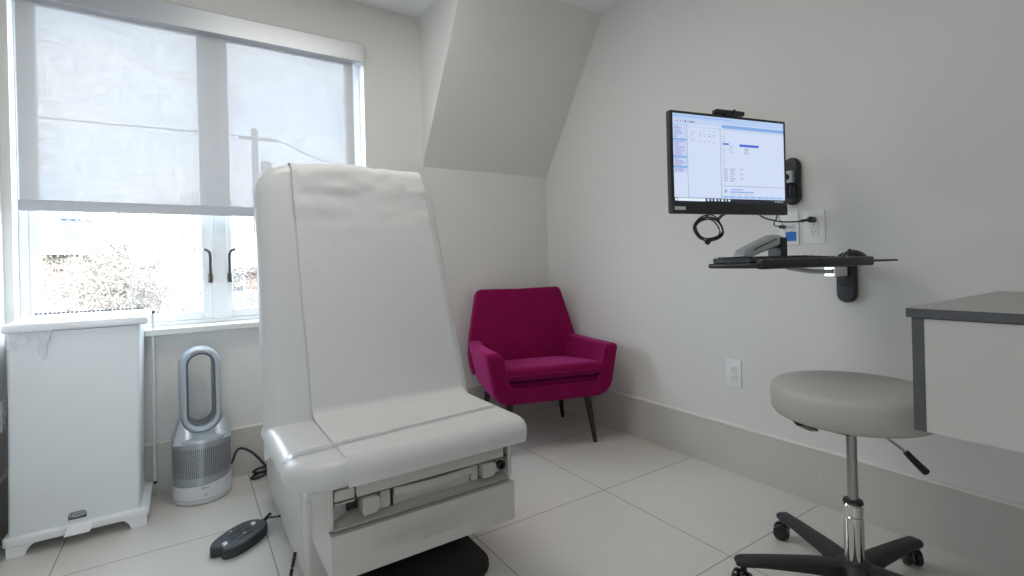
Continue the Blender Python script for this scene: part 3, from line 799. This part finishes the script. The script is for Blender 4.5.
for k in range(5):
    a = R(64 + 72 * k); d = Vector((math.cos(a), math.sin(a), 0)); s = Vector((-d.y, d.x, 0))
    rs = []
    for (t, w, z0, z1) in ((.035, .026, .058, .104), (.12, .024, .066, .103), (.24, .023, .070, .096), (.312, .023, .068, .090), (.328, .018, .068, .084)):
        c = d * t
        rs.append([c - s * w + Vector((0, 0, z0)), c + s * w + Vector((0, 0, z0)), c + s * w + Vector((0, 0, z1 - .006)), c + s * (w * .6) + Vector((0, 0, z1)), c - s * (w * .6) + Vector((0, 0, z1)), c - s * w + Vector((0, 0, z1 - .006))])
    b = bm_(); rings(b, rs); lg = link('base_arm', b, 'stool_base', stl, bevel=.004)
    # twin-wheel caster
    wd = Vector((math.cos(a + .9), math.sin(a + .9), 0)); c = d * .304 + wd * .012
    wm_ = Matrix.Translation(c + Vector((0, 0, .0265))) @ Matrix.Rotation(a + .9 + PI / 2, 4, 'Z')
    b = bm_()
    for sgn in (-1, 1):
        lathe(b, [(.012, sgn * .006), (.0255, sgn * .007), (.0265, sgn * .012), (.0255, sgn * .022), (.018, sgn * .025), (.006, sgn * .025)], n=24, axis='X', mtx=None)
    b.transform(wm_); cs = link('caster', b, 'black_gloss', lg, smooth=True)
    # hood + stem
    tube(b2 := bm_(), [d * .304 + Vector((0, 0, .045)), d * .304 + Vector((0, 0, .074))], .009, 10)
    link('caster_stem', b2, 'black', lg, smooth=True)

# ------------------------------------------------------------------ wall-hung cabinet and worktop
CX, CY = 1.385, .462
cab = thing('hanging_cabinet', 'white wall-hung cabinet with dark edge strip below the grey worktop', 'cabinet', (CX, CY, .594))
cinv = T(-CX, -CY, -.594)
def K_(name, bm, m, **kw): bm.transform(cinv); return link(name, bm, m, cab, **kw)
K_('end_panel', box(bm_(), (CX + .004, CY - .031, .594), (XR - .003, CY - .009, .850)), 'cab')
o = K_('edge_strip', box(bm_(), (CX + .002, CY - .0312, .5935), (CX + .0045, CY - .0088, .8500)), 'edge'); o['label'] = 'dark slate edge strip'
K_('front_panel', box(bm_(), (CX + .003, -1.20, .594), (CX + .022, CY - .0315, .849)), 'cab')
K_('carcass', box(bm_(), (CX + .022, -1.20, .600), (XR - .003, CY - .0315, .849)), 'cab')
wt = thing('worktop', 'grey laminate worktop with dark slate edge at right above the stool', 'worktop', (CX, CY, .8515))
winv = T(-CX, -CY, -.8515)
b = box(bm_(), (CX + .001, -1.22, .8515), (XR - .003, CY - .001, .8715)); b.transform(winv); link('board', b, 'counter', wt)
b = bm_(); box(b, (CX - .001, -1.22, .8513), (CX + .001, CY + .0, .8717)); box(b, (CX, CY - .001, .8513), (XR - .003, CY + .001, .8717)); b.transform(winv)
link('edge_band', b, 'edge', wt)

# ------------------------------------------------------------------ step-on bin
bn = thing('step_on_bin', 'tall white slim step-on waste bin under the window at left', 'waste bin', (-.353, 2.58, 0))
binv = T(.353, -2.58, 0)
def B_(name, bm, m, parent=bn, **kw): bm.transform(binv); return link(name, bm, m, parent, **kw)
# body: tapered slightly toward the floor
rs = []
for z, x0, x1, y0, y1 in ((.060, -.553, -.176, 2.462, 2.70), (.40, -.546, -.170, 2.458, 2.71), (.792, -.540, -.162, 2.452, 2.722)):
    rs.append([Vector((p.x, p.y, z)) for p in rrect(x0, y0, x1, y1, .012, 4)])
b = bm_(); rings(b, rs); B_('body', b, 'bin', smooth=True, angle=40)
# base skirt with upturned rim and feet
b = slab(bm_(), rrect(-.566, 2.440, -.146, 2.742, .022, 5), .032, .006, T(0, 0, .039), 3)
sk = B_('base_skirt', b, 'bin_lid', smooth=True)
for (x0, x1, y0, y1) in ((-.556, -.491, 2.445, 2.52), (-.232, -.155, 2.445, 2.52), (-.556, -.491, 2.66, 2.735), (-.232, -.155, 2.66, 2.735)):
    s_ = 1 if x0 < -.4 else -1
    xa, xb = (x0, x1) if s_ > 0 else (x1, x0)
    b = bm_(); prism(b, [(xa, y0, 0), (xa + s_ * .050, y0, 0), (xa + s_ * .055, y0, .018), (xa + s_ * .066, y0, .032), (xa + s_ * .080, y0, .041), (xa, y0, .041)], (0, y1 - y0, 0))
    B_('foot', b, 'bin_lid', bevel=.003)
# pedal
b = bm_()
prism(b, [(-.400, 2.424, .038), (-.325, 2.424, .038), (-.312, 2.436, .074), (-.387, 2.436, .074)], (0, .006, 0))
B_('pedal', b, 'bin_lid', bevel=.003)
# lid : thick flat slab rising slightly to the back
b = slab(bm_(), rrect(-.552, 2.432, -.134, 2.744, .016, 5), .030, .009, T(0, 0, .795) @ T(0, 2.44, 0) @ Matrix.Rotation(R(2.2), 4, 'X') @ T(0, -2.44, 0), 4)
B_('lid', b, 'bin_lid', smooth=True)
b = bm_()
for i in range(26):
    x = -.52 + i * .0138
    box(b, (x, 2.741, .8375), (x + .009, 2.747, .8445))
B_('hinge', b, 'slot')
# pedal linkage rod on the right
b = bm_(); tube(b, [(-.138, 2.715, .075), (-.132, 2.715, .815)], .005, 10); rod = B_('linkage_rod', b, 'white_pl', smooth=True)
b = bm_(); bmesh.ops.create_uvsphere(b, u_segments=12, v_segments=8, radius=.009); b.transform(T(-.132, 2.715, .822))
bmesh.ops.create_uvsphere(b2 := bm_(), u_segments=12, v_segments=8, radius=.008); b2.transform(T(-.138, 2.715, .070))
B_('rod_pin', b, 'bronze', rod, smooth=True); B_('rod_pin', b2, 'bronze', rod, smooth=True)
# badge
b = slab(bm_(), rrect(-.390, .084, -.337, .111, (.002, .002, .012, .012), 4), .002, .0005, T(0, 2.4606, 0) @ FR, 1)
bd = B_('badge', b, 'edge', smooth=True)
b = bm_(); cx_, cz_ = -.3635, .1005
ov = [Vector((cx_ + .023 * math.cos(2 * PI * i / 28), cz_ + .0065 * math.sin(2 * PI * i / 28))) for i in range(28)]
tube(b, [(p.x, 2.4584, p.y) for p in ov] + [(ov[0].x, 2.4584, ov[0].y)], .0011, 5)
for i in range(9):
    x = cx_ - .015 + i * .0036; hh = .0028 if i in (0, 2, 3, 8) else .0018
    box(b, (x, 2.4580, cz_ - .0022), (x + .0022, 2.4585, cz_ - .0022 + hh + .001))
o = B_('lettering', b, 'ink_white', bd)
# bag edge hanging out under the lid
b = bm_(); gr = []
for i in range(31):
    t = i / 30; x = -.535 + .115 * t; row = []
    drop = .03 + .055 * (.5 + .5 * math.sin(t * 9 + .6)) * (.45 + .8 * t) + (.02 if t > .75 else 0) - (.04 if t > .95 else 0)
    for j in range(8):
        s = j / 7; row.append(b.verts.new((x + .006 * math.sin(s * 4 + t * 8), 2.4455 - .003 - .008 * s * (1 + math.sin(t * 26)) * .7 - .004 * math.sin(t * 40 + s * 3) ** 2, .796 - drop * s)))
    gr.append(row)
for i in range(30):
    for j in range(7): b.faces.new([gr[i][j], gr[i + 1][j], gr[i + 1][j + 1], gr[i][j + 1]])
o = link('bin_liner', b, 'bag', smooth=True, angle=180)
tag(o, 'clear plastic bin liner edge hanging out below the lid of the white bin', 'bin liner')

# ------------------------------------------------------------------ bladeless purifier fan
fan = thing('air_purifier', 'silver bladeless purifier fan with oval loop standing between bin and exam chair', 'air purifier', (.038, 2.622, 0), R(4))
def F_(name, bm, m, parent=fan, **kw): return link(name, bm, m, parent, **kw)
# white foot with a wavy top edge, drawn as a ring strip
n = 72; b = bm_(); ra = .112
low, wav, bot, bot2 = [], [], [], []
def wave(t): return .086 + .013 * math.cos(t - .15) + .004 * math.sin(2 * t + .6)
rs = [[], [], [], [], []]
for i in range(n):
    t = 2 * PI * i / n; c, s = math.cos(t), math.sin(t)
    rs[0].append(Vector((.104 * c, .104 * s, .001))); rs[1].append(Vector((ra * c, ra * s, .008)))
    rs[2].append(Vector((ra * c, ra * s, .022))); rs[3].append(Vector((ra * 1.002 * c, ra * 1.002 * s, .024)))
    rs[4].append(Vector((ra * 1.004 * c, ra * 1.004 * s, wave(t + .0))))
rings(b, rs); F_('base', b, 'white_pl', smooth=True, angle=70)
b = bm_(); lathe(b, [(.110, .020), (.1125, .0205), (.1125, .0225), (.110, .023)], n=64); F_('base_seam', b, 'ink', smooth=True)
# perforated filter shroud: perforation in material
m = mat('perforated_shroud', (.36, .385, .41), .35, .45)
nt = m.node_tree; bb = nt.nodes['Principled BSDF']; tcn = nt.nodes.new('ShaderNodeTexCoord')
sepn = nt.nodes.new('ShaderNodeSeparateXYZ'); nt.links.new(tcn.outputs['Object'], sepn.inputs[0])
at = nt.nodes.new('ShaderNodeMath'); at.operation = 'ARCTAN2'; nt.links.new(sepn.outputs['Y'], at.inputs[0]); nt.links.new(sepn.outputs['X'], at.inputs[1])
def trig(src_mul, src2_mul, sign):
    a1 = nt.nodes.new('ShaderNodeMath'); a1.operation = 'MULTIPLY'; a1.inputs[1].default_value = src_mul; nt.links.new(at.outputs[0], a1.inputs[0])
    a2 = nt.nodes.new('ShaderNodeMath'); a2.operation = 'MULTIPLY'; a2.inputs[1].default_value = src2_mul * sign; nt.links.new(sepn.outputs['Z'], a2.inputs[0])
    a3 = nt.nodes.new('ShaderNodeMath'); a3.operation = 'ADD'; nt.links.new(a1.outputs[0], a3.inputs[0]); nt.links.new(a2.outputs[0], a3.inputs[1])
    s_ = nt.nodes.new('ShaderNodeMath'); s_.operation = 'SINE'; nt.links.new(a3.outputs[0], s_.inputs[0]); return s_.outputs[0]
mm = nt.nodes.new('ShaderNodeMath'); mm.operation = 'MULTIPLY'; nt.links.new(trig(48, 430, 1), mm.inputs[0]); nt.links.new(trig(48, 430, -1), mm.inputs[1])
gt = nt.nodes.new('ShaderNodeMath'); gt.operation = 'GREATER_THAN'; gt.inputs[1].default_value = .16; nt.links.new(mm.outputs[0], gt.inputs[0])
zr = nt.nodes.new('ShaderNodeMath'); zr.operation = 'COMPARE'; zr.inputs[1].default_value = .178; zr.inputs[2].default_value = .062; nt.links.new(sepn.outputs['Z'], zr.inputs[0])
ml = nt.nodes.new('ShaderNodeMath'); ml.operation = 'MULTIPLY'; nt.links.new(gt.outputs[0], ml.inputs[0]); nt.links.new(zr.outputs[0], ml.inputs[1])
mxn = nt.nodes.new('ShaderNodeMix'); mxn.data_type = 'RGBA'; mxn.inputs[6].default_value = (.40, .43, .46, 1); mxn.inputs[7].default_value = (.07, .075, .08, 1)
nt.links.new(ml.outputs[0], mxn.inputs[0]); nt.links.new(mxn.outputs[2], bb.inputs['Base Color'])
b = bm_(); lathe(b, [(.109, .03), (.1105, .06), (.1115, .255), (.1115, .262)], n=72); F_('filter_shroud', b, m, smooth=True)
b = bm_(); lathe(b, [(.1118, .262), (.1118, .268), (.109, .276), (.095, .281), (.07, .284), (.04, .285)], n=72); F_('shoulder', b, 'silver', smooth=True)
# loop: stadium ring, facing -y
def stadium(w, z0, z1, n=20):
    pts = []
    for i in range(n + 1):
        a = PI * i / n; pts.append((w * math.cos(a), z1 - w + w * math.sin(a)))
    for i in range(n + 1):
        a = PI + PI * i / n; pts.append((w * math.cos(a), z0 + w + w * math.sin(a)))
    return pts
def ring_between(specs):
    """specs: list of (w, z0, z1, y) closed cross-section loops"""
    b = bm_(); rs = [[Vector((x, y, z)) for x, z in stadium(w, z0, z1)] for (w, z0, z1, y) in specs]
    rs.append(rs[0]); vv = [[b.verts.new(p) for p in r] for r in rs[:-1]]; vv.append(vv[0]); k = len(vv[0])
    for a_, b_ in zip(vv, vv[1:]):
        for i in range(k): b.faces.new([a_[i], a_[(i + 1) % k], b_[(i + 1) % k], b_[i]])
    return b
lp = F_('loop_amplifier', ring_between([(.079, .285, .662, -.02), (.081, .283, .664, .02), (.076, .288, .659, .055), (.056, .315, .640, .055), (.050, .320, .634, .0), (.050, .320, .634, -.02), (.055, .314, .639, -.038), (.066, .300, .651, -.044), (.074, .291, .658, -.038)]), 'silver', smooth=True, angle=35)
F_('inner_ring', ring_between([(.0505, .3195, .6345, -.030), (.0505, .3195, .6345, .05), (.0465, .3245, .6300, .05), (.0465, .3245, .6300, -.028)]), 'silver_dark', lp, smooth=True, angle=35)
# front shield under the loop
b = bm_()
arc = [(.0775 * math.cos(a), .366 + .0775 * math.sin(a)) for a in [R(180) + R(180) * i / 24 for i in range(25)]]
low = [(-.1105 + .221 * i / 24, .258 + .004 * math.sin(PI * i / 24)) for i in range(25)]
b = bm_()
fo = [b.verts.new((x, -.046, z)) for x, z in arc]; fl_ = [b.verts.new((x, -.058 - .050 * (1 - (x / .1105) ** 2), z)) for x, z in low]
ba = [b.verts.new((x, .050, z)) for x, z in arc]; bl_ = [b.verts.new((x, .058 + .045 * (1 - (x / .1105) ** 2), z)) for x, z in low]
for i in range(24):
    b.faces.new([fo[i], fo[i + 1], fl_[i + 1], fl_[i]]); b.faces.new([ba[i], bl_[i], bl_[i + 1], ba[i + 1]])
    b.faces.new([fo[i], ba[i], ba[i + 1], fo[i + 1]])
for k in (0, 24): b.faces.new([fo[k], fl_[k], bl_[k], ba[k]])
F_('loop_collar', b, 'silver', smooth=True, angle=40)
# small print marks on the white foot
def on_foot(t, z, w, h, r=.1131):
    b = bm_(); k = 6; va, vb = [], []
    for i in range(k + 1):
        a = t + (i / k - .5) * w / r
        va.append(b.verts.new((r * math.cos(a), r * math.sin(a), z - h / 2))); vb.append(b.verts.new((r * math.cos(a), r * math.sin(a), z + h / 2)))
    for i in range(k): b.faces.new([va[i], va[i + 1], vb[i + 1], vb[i]])
    return b
for i, (ch_, ) in enumerate(zip('dyson')):
    b = on_foot(-PI / 2 + (i - 2) * .054 + .0, .071 + (.0015 if ch_ == 'd' else (-.0015 if ch_ == 'y' else 0)), .0042, .0078 if ch_ in 'dy' else .0050)
    if i == 0: logo = b
    else:
        tmp = bpy.data.meshes.new('t'); b.to_mesh(tmp); logo.from_mesh(tmp); bpy.data.meshes.remove(tmp); b.free()
F_('wordmark', logo, 'ink')
b = bm_(); p0 = Vector((0, -.1135, .042))
tube(b, [(.0055 * math.cos(a), -.1133, .042 + .0055 * math.sin(a)) for a in [2 * PI * i / 20 for i in range(21)]], .0008, 5); F_('power_symbol', b, 'ink')
# its cord
cord = [(.153, 2.66, .10), (.185, 2.705, .145), (.235, 2.70, .125), (.285, 2.66, .07), (.30, 2.64, .03), (.262, 2.645, .012), (.235, 2.665, .007), (.250, 2.70, .007), (.31, 2.72, .012), (.335, 2.68, .03), (.28, 2.66, .05), (.245, 2.675, .035), (.255, 2.69, .020), (.31, 2.665, .022), (.34, 2.66, .018)]
cable('coiled_cable', 'black electric cord bunched on the floor between the purifier and the exam chair', cord, .0058, k=8)

# ------------------------------------------------------------------ foot pedal
fp = thing('foot_pedal', 'dark grey oval foot control pedal with white symbols on the floor tiles', 'foot pedal', (.140, 2.078, 0), R(43))
pts = []
for i in range(48):
    t = 2 * PI * i / 48; x = .112 * math.cos(t); y = .060 * math.sin(t) * (1 - .10 * math.cos(t))
    x = math.copysign(abs(math.cos(t)) ** .8, math.cos(t)) * .108; y = math.copysign(abs(math.sin(t)) ** .85, math.sin(t)) * .066
    if x < -.080: x = x + .020 * max(0, 1 - abs(y) / .028)
    pts.append(Vector((x, y)))
link('housing', slab(bm_(), pts, .036, .009, T(0, 0, 0), 4, rb=.003), 'charcoal', fp, smooth=True, angle=60)
for (x, y, w, h) in ((.002, .026, .030, .006), (.002, .0, .040, .008), (-.002, -.026, .030, .007)):
    o = link('button', slab(bm_(), rrect(x - w, y - h, x + w, y + h, h * .9, 5), .004, .002, T(0, 0, .0345), 2), 'black', fp, smooth=True)
for (x, y) in ((-.068, .0), (.070, .004)):
    b = bm_(); prism(b, [(x - .012, y - .010, .0362), (x + .004, y - .010, .0362), (x + .006, y - .002, .0362), (x + .013, y + .001, .0362), (x + .010, y + .012, .0362), (x - .005, y + .009, .0362), (x - .004, y - .001, .0362), (x - .012, y - .001, .0362)], (0, 0, .0004))
    link('symbol', b, 'ink_white', fp)
for (x, y) in ((.004, .044), (.008, -.013)):
    b = bm_(); prism(b, [(x - .006, y - .003, .0362), (x + .006, y - .003, .0362), (x, y + .005, .0362)], (0, 0, .0004)); link('symbol', b, 'ink_white', fp)
c0 = Vector((.140, 2.078, 0)); pd = Vector((math.cos(fp.rotation_euler.z), math.sin(fp.rotation_euler.z), 0))
q0 = c0 + pd * .116 + Vector((0, 0, .020))
cable('pedal_cable', 'thin black cable from the foot pedal into the side of the exam chair', [tuple(q0), tuple(q0 + pd * .03 + Vector((0, 0, .008))), (.250, 2.13, .040), (.2665, 2.02, .085)], .0042,
      plug=[(tuple(q0), tuple(q0 + pd * .04 + Vector((0, 0, .010))), .007)])
cable('chair_cable', 'black cable curving from under the exam chair onto the floor', [(.2655, 1.70, .10), (.262, 1.71, .07), (.252, 1.70, .03), (.256, 1.66, .0055), (.27, 1.58, .0055), (.30, 1.52, .0055)], .0055)

# ------------------------------------------------------------------ outside
GZ = -.55
def leafmat(n, c): return mat(n, c, .8, vary=.2, vscale=4)
M['brick'] = mat('red_brick', (.62, .30, .22), .85, vary=.25, vscale=3)
nt = M['brick'].node_tree
br = nt.nodes.new('ShaderNodeTexBrick'); br.inputs['Color1'].default_value = (.155, .092, .075, 1); br.inputs['Color2'].default_value = (.185, .118, .098, 1); br.inputs['Mortar'].default_value = (.21, .19, .18, 1)
br.inputs['Scale'].default_value = 5.0
tcx = nt.nodes.new('ShaderNodeTexCoord'); mpx = nt.nodes.new('ShaderNodeMapping'); mpx.inputs['Rotation'].default_value = (R(90), 0, 0)
nt.links.new(tcx.outputs['Object'], mpx.inputs[0]); nt.links.new(mpx.outputs[0], br.inputs['Vector']); nt.links.new(br.outputs['Color'], nt.nodes['Principled BSDF'].inputs['Base Color'])
M['siding'] = mat('cream_siding', (.22, .195, .13), .8, vary=.08)
M['siding_w'] = mat('white_siding', (.24, .235, .225), .8, vary=.08)
M['roof'] = mat('grey_shingle', (.23, .225, .22), .9, vary=.2, vscale=20)
M['roof_r'] = mat('tan_shingle', (.20, .18, .165), .9, vary=.2, vscale=20)
M['fence'] = mat('pale_fence_boards', (.155, .175, .205), .8, vary=.12, vscale=8)
M['darkglass'] = mat('distant_window_glass', (.06, .08, .10), .2, vary=.1)
M['twig'] = mat('brown_twigs', (.36, .31, .26), .9, vary=.3, vscale=8)
M['bloom'] = mat('pale_blossom', (.52, .47, .40), .9, vary=.25, vscale=8)
M['pole'] = mat('weathered_pole', (.07, .07, .07), .9, vary=.2)
M['ground'] = mat('pale_paving', (.34, .34, .335), .9, vary=.15)
M['far'] = mat('far_blue_building', (.13, .17, .22), .7, vary=.1)
o = struct('ground', box(bm_(), (-30, YO + .6, GZ - .2), (30, 60, GZ)), 'ground')

def house(name, label, x0, x1, y, depth, zt, zr, wall, roof, windows, chimney=None):
    t = thing(name, label, 'house', ((x0 + x1) / 2, y, GZ)); iv = T(-(x0 + x1) / 2, -y, -GZ)
    def A(n, bm, m, parent=t, **k): bm.transform(iv); return link(n, bm, m, parent, **k)
    A('walls', box(bm_(), (x0, y, GZ), (x1, y + depth, zt)), wall)
    b = bm_(); prism(b, [(x0 - .3, y - .3, zt), (x0 - .3, y + depth + .3, zt), (x0 - .3, y + depth * .5, zr)], (x1 - x0 + .6, 0, 0)); A('roof', b, roof)
    for (a0, a1, z0, z1) in windows:
        f = A('window', box(bm_(), (a0 - .06, y - .05, z0 - .06), (a1 + .06, y + .02, z1 + .06)), 'siding_w')
        A('pane', box(bm_(), (a0, y - .06, z0), (a1, y - .045, z1)), 'darkglass', f)
    if chimney:
        cx, w, z0, z1 = chimney; A('chimney', box(bm_(), (cx - w / 2, y + .1, z0), (cx + w / 2, y + .1 + w, z1)), 'brick')
house('house', 'cream sided house with low roof and chimney beyond the brick wall', -7.2, -1.9, 17.0, 5, 1.50, 2.0, 'siding', 'roof', [(-5.0, -4.3, .6, 1.3)], (-2.68, .22, 1.2, 1.72))
house('brick_house', 'red brick house with a white window beyond the right pane', .55, 4.4, 12.5, 5, 1.05, 2.0, 'brick', 'roof_r', [(.80, 1.02, .52, .92)])
b = bm_(); box(b, (-4.6, 13.0, GZ), (-.55, 13.3, 1.10)); box(b, (-4.7, 12.95, 1.10), (-.5, 13.35, 1.16)); o = link('brick_wall', b, 'brick'); tag(o, 'long red brick garden wall outside the left pane', 'wall')
def fence(label, x0, x1, y, zt):
    t = thing('board_fence', label, 'fence', ((x0 + x1) / 2, y, GZ)); iv = T(-(x0 + x1) / 2, -y, -GZ)
    b = bm_(); x = x0; r0 = random.Random(int(y * 10))
    while x < x1: box(b, (x, y, GZ + .02), (x + .11, y + .02, zt + r0.uniform(-.02, .02))); x += .14
    b.transform(iv); link('boards', b, 'fence', t)
    b = bm_(); box(b, (x0, y + .021, GZ + .3), (x1, y + .06, GZ + .38)); box(b, (x0, y + .021, zt - .25), (x1, y + .06, zt - .17)); b.transform(iv); link('rails', b, 'fence', t)
fence('pale blue board fence outside the left pane below the brick wall', -2.9, -.62, 10.0, .62)
fence('pale board fence outside the right pane before the brick house', .40, 2.8, 10.0, .62)
b = bm_(); box(b, (-1.32, 9.6, GZ), (-1.12, 9.8, .68)); box(b, (-1.35, 9.57, .68), (-1.09, 9.83, .73)); o = link('brick_pier', b, 'brick'); tag(o, 'short brick pier in front of the pale fence', 'pier')
b = bm_(); box(b, (-5.2, 33, GZ), (-4.35, 35, 3.75)); box(b, (-5.35, 32.9, 3.75), (-4.2, 35.1, 3.9)); o = link('far_tower', b, 'far'); tag(o, 'small distant blue rooftop block above the brick wall', 'building')
# utility pole with wires
up_ = thing('utility_pole', 'wooden utility pole with crossarm seen through the right window', 'pole', (2.03, 19.0, GZ)); 
b = bm_(); tube(b, [(0, 0, 0), (0, 0, 6.35)], .13, 12, taper=.10); link('pole', b, 'pole', up_, smooth=True)
b = bm_(); box(b, (-.5, -.16, 5.95), (.7, -.05, 6.04)); link('crossarm', b, 'pole', up_)
b = bm_(); lathe(b, [(.14, 4.7), (.18, 4.76), (.18, 5.2), (.14, 5.25)], (.33, -.1, 0), 14); link('transformer', b, 'pole', up_, smooth=True)
for lab, pts in (('thin overhead wire running left from the utility pole', [(-12, 19.5, 5.65), (-4, 19.2, 5.50), (1.55, 18.85, 5.49)]),
                 ('sagging overhead wire running right from the utility pole', [(2.7, 18.85, 5.49), (4.5, 18.7, 4.8), (8.5, 18.2, 4.5)]),
                 ('lower overhead wire crossing the whole left pane', [(-9, 14.5, 2.55), (-2, 14, 2.48), (6, 14, 2.45)])):
    b = bm_(); tube(b, spline(pts, 8), .02, 5)
    if 'utility pole' in lab:
        b.transform(T(-2.03, -19.0, -GZ)); link('wire', b, 'pole', up_)
    else:
        o = link('overhead_wire', b, 'pole'); tag(o, lab, 'wire')
# blossoming bare tree
tr_ = thing('blossom_tree', 'bare twiggy tree with pale blossom filling the left pane', 'tree', (-.28, 7.6, GZ))
rt = random.Random(21)
b = bm_(); bl = bm_()
def bough(p, d, L, r, lev):
    pts = [p]; q_ = p.copy(); dd = d.copy()
    for i in range(4):
        dd = (dd + Vector((rt.uniform(-.25, .25), rt.uniform(-.25, .25), rt.uniform(-.12, .2)))).normalized(); q_ = q_ + dd * L / 4; pts.append(q_.copy())
    tube(b, pts, r, 5 if lev < 3 else 3, taper=r * .55)
    if lev >= 2:
        for i in range(2 if lev == 2 else 4):
            c = pts[rt.randint(1, 4)] + Vector((rt.uniform(-.08, .08), rt.uniform(-.08, .08), rt.uniform(-.08, .08))); s = rt.uniform(.010, .022)
            a = [c + Vector((rt.uniform(-s, s), rt.uniform(-s, s), rt.uniform(-s, s))) for _ in range(4)]
            vs = [bl.verts.new(x) for x in a]; bl.faces.new(vs[:3]); bl.faces.new([vs[0], vs[2], vs[3]])
    if lev < 4:
        for i in range({0: 11, 1: 7, 2: 6, 3: 4}[lev]):
            k = rt.randint(1, 4); nd = (dd * .45 + Vector((rt.uniform(-1, 1), rt.uniform(-1, 1), rt.uniform(-.55, .75)))).normalized()
            bough(pts[k], nd, L * rt.uniform(.5, .8), max(.0032, r * .55), lev + 1)
bough(Vector((0, 0, 0)), Vector((0, 0, 1)), 1.35, .035, 0)
for k in range(3): bough(Vector((0, 0, .6 + .15 * k)), Vector((-1 + k * .9, .1, .35)).normalized(), 1.0, .02, 1)
link('branches', b, 'twig', tr_); o = link('blossom', bl, 'bloom', tr_); o['kind'] = 'stuff'

# keep the sunlit outside pale rather than glaring
for key in ('brick', 'siding', 'siding_w', 'roof', 'roof_r', 'fence', 'darkglass', 'twig', 'bloom', 'pole', 'ground', 'far'):
    for nd in M[key].node_tree.nodes:
        for ip in nd.inputs:
            if ip.type == 'RGBA' and not ip.is_linked and nd.type in ('BSDF_PRINCIPLED', 'MIX', 'TEX_BRICK') and ip.name in ('Base Color', 'A', 'B', 'Color1', 'Color2', 'Mortar'):
                c = ip.default_value; ip.default_value = (c[0] * .64, c[1] * .64, c[2] * .64, 1)

# ------------------------------------------------------------------ world, lights, camera
w = bpy.data.worlds.new('sky'); sc.world = w; w.use_nodes = True; nt = w.node_tree
for n in list(nt.nodes): nt.nodes.remove(n)
wo = nt.nodes.new('ShaderNodeOutputWorld'); bg = nt.nodes.new('ShaderNodeBackground')
tc = nt.nodes.new('ShaderNodeTexCoord'); mp = nt.nodes.new('ShaderNodeMapping'); mp.inputs['Scale'].default_value = (2.2, 2.2, 6)
nz = nt.nodes.new('ShaderNodeTexNoise'); nz.inputs['Scale'].default_value = 1.6; nz.inputs['Detail'].default_value = 6
cr = nt.nodes.new('ShaderNodeValToRGB'); cr.color_ramp.elements[0].position = .38; cr.color_ramp.elements[0].color = (.61, .77, 1.0, 1)
cr.color_ramp.elements[1].position = .66; cr.color_ramp.elements[1].color = (.88, .93, 1.0, 1)
nt.links.new(tc.outputs['Generated'], mp.inputs[0]); nt.links.new(mp.outputs[0], nz.inputs['Vector']); nt.links.new(nz.outputs['Fac'], cr.inputs[0])
nt.links.new(cr.outputs[0], bg.inputs['Color']); nt.links.new(bg.outputs[0], wo.inputs[0]); bg.inputs['Strength'].default_value = 10.5

def area(name, loc, rot, sx, sy, power, col=(1, 1, 1)):
    l = bpy.data.lights.new(name, 'AREA'); l.shape = 'RECTANGLE'; l.size = sx; l.size_y = sy; l.energy = power; l.color = col
    o = bpy.data.objects.new(name, l); COL.objects.link(o); o.location = loc; o.rotation_euler = rot; return o
sun = bpy.data.lights.new('sun', 'SUN'); sun.energy = 13.0; sun.angle = R(2); sun.color = (1, .97, .92)
so = bpy.data.objects.new('sun', sun); COL.objects.link(so); so.rotation_euler = (R(52), 0, R(-18))
po = area('window_portal', ((WX0 + WX1) / 2, YO + .02, (WZ0 + WZ1) / 2), (R(-90), 0, 0), WX1 - WX0, WZ1 - WZ0, 1)
po.data.cycles.is_portal = True
area('ceiling_lamp', (.55, 1.68, 2.455), (0, 0, 0), .9, .6, 10.5, (1, .975, .93))
area('ceiling_lamp', (.55, -.60, 2.455), (0, 0, 0), 1.2, .6, 2, (.94, .97, 1))
area('side_fill', (-.57, -.55, 1.15), (R(90), 0, R(-78)), 1.0, 1.2, 7, (.80, .90, 1))  # added cool fill lamp, no window on this side; lifts the right wall
dl = area('beam_fill', (-.32, -1.45, 1.0), (R(90), 0, R(3)), .5, 1.5, 1.8, (.82, .92, 1)); dl.data.spread = R(45)  # added narrow fill beam, the front wall has no doorway; brightens the bin corner

cd = bpy.data.cameras.new('camera'); co = bpy.data.objects.new('camera', cd); COL.objects.link(co); sc.camera = co
fpx, cyp = 496.5, 262.6
yaw, roll = R(33.2), math.atan(.0259)
fw = Vector((math.sin(yaw), math.cos(yaw), 0)); rt_ = Vector((math.cos(yaw), -math.sin(yaw), 0)); uz = Vector((0, 0, 1))
r2 = rt_ * math.cos(roll) - uz * math.sin(roll); u2 = uz * math.cos(roll) + rt_ * math.sin(roll)
co.matrix_world = Matrix(((r2.x, u2.x, -fw.x, 0), (r2.y, u2.y, -fw.y, 0), (r2.z, u2.z, -fw.z, 1.0), (0, 0, 0, 1)))
cd.sensor_width = 36; cd.lens = 36 * fpx / 1024; cd.shift_y = (cyp - 288) / 1024; cd.clip_start = .02
sc.view_settings.view_transform = 'Standard'; sc.view_settings.look = 'None'; sc.view_settings.exposure = 0.09
sc.cycles.use_denoising = True; sc.cycles.max_bounces = 10; sc.cycles.diffuse_bounces = 6; sc.cycles.transparent_max_bounces = 16
sc.cycles.sample_clamp_indirect = 6
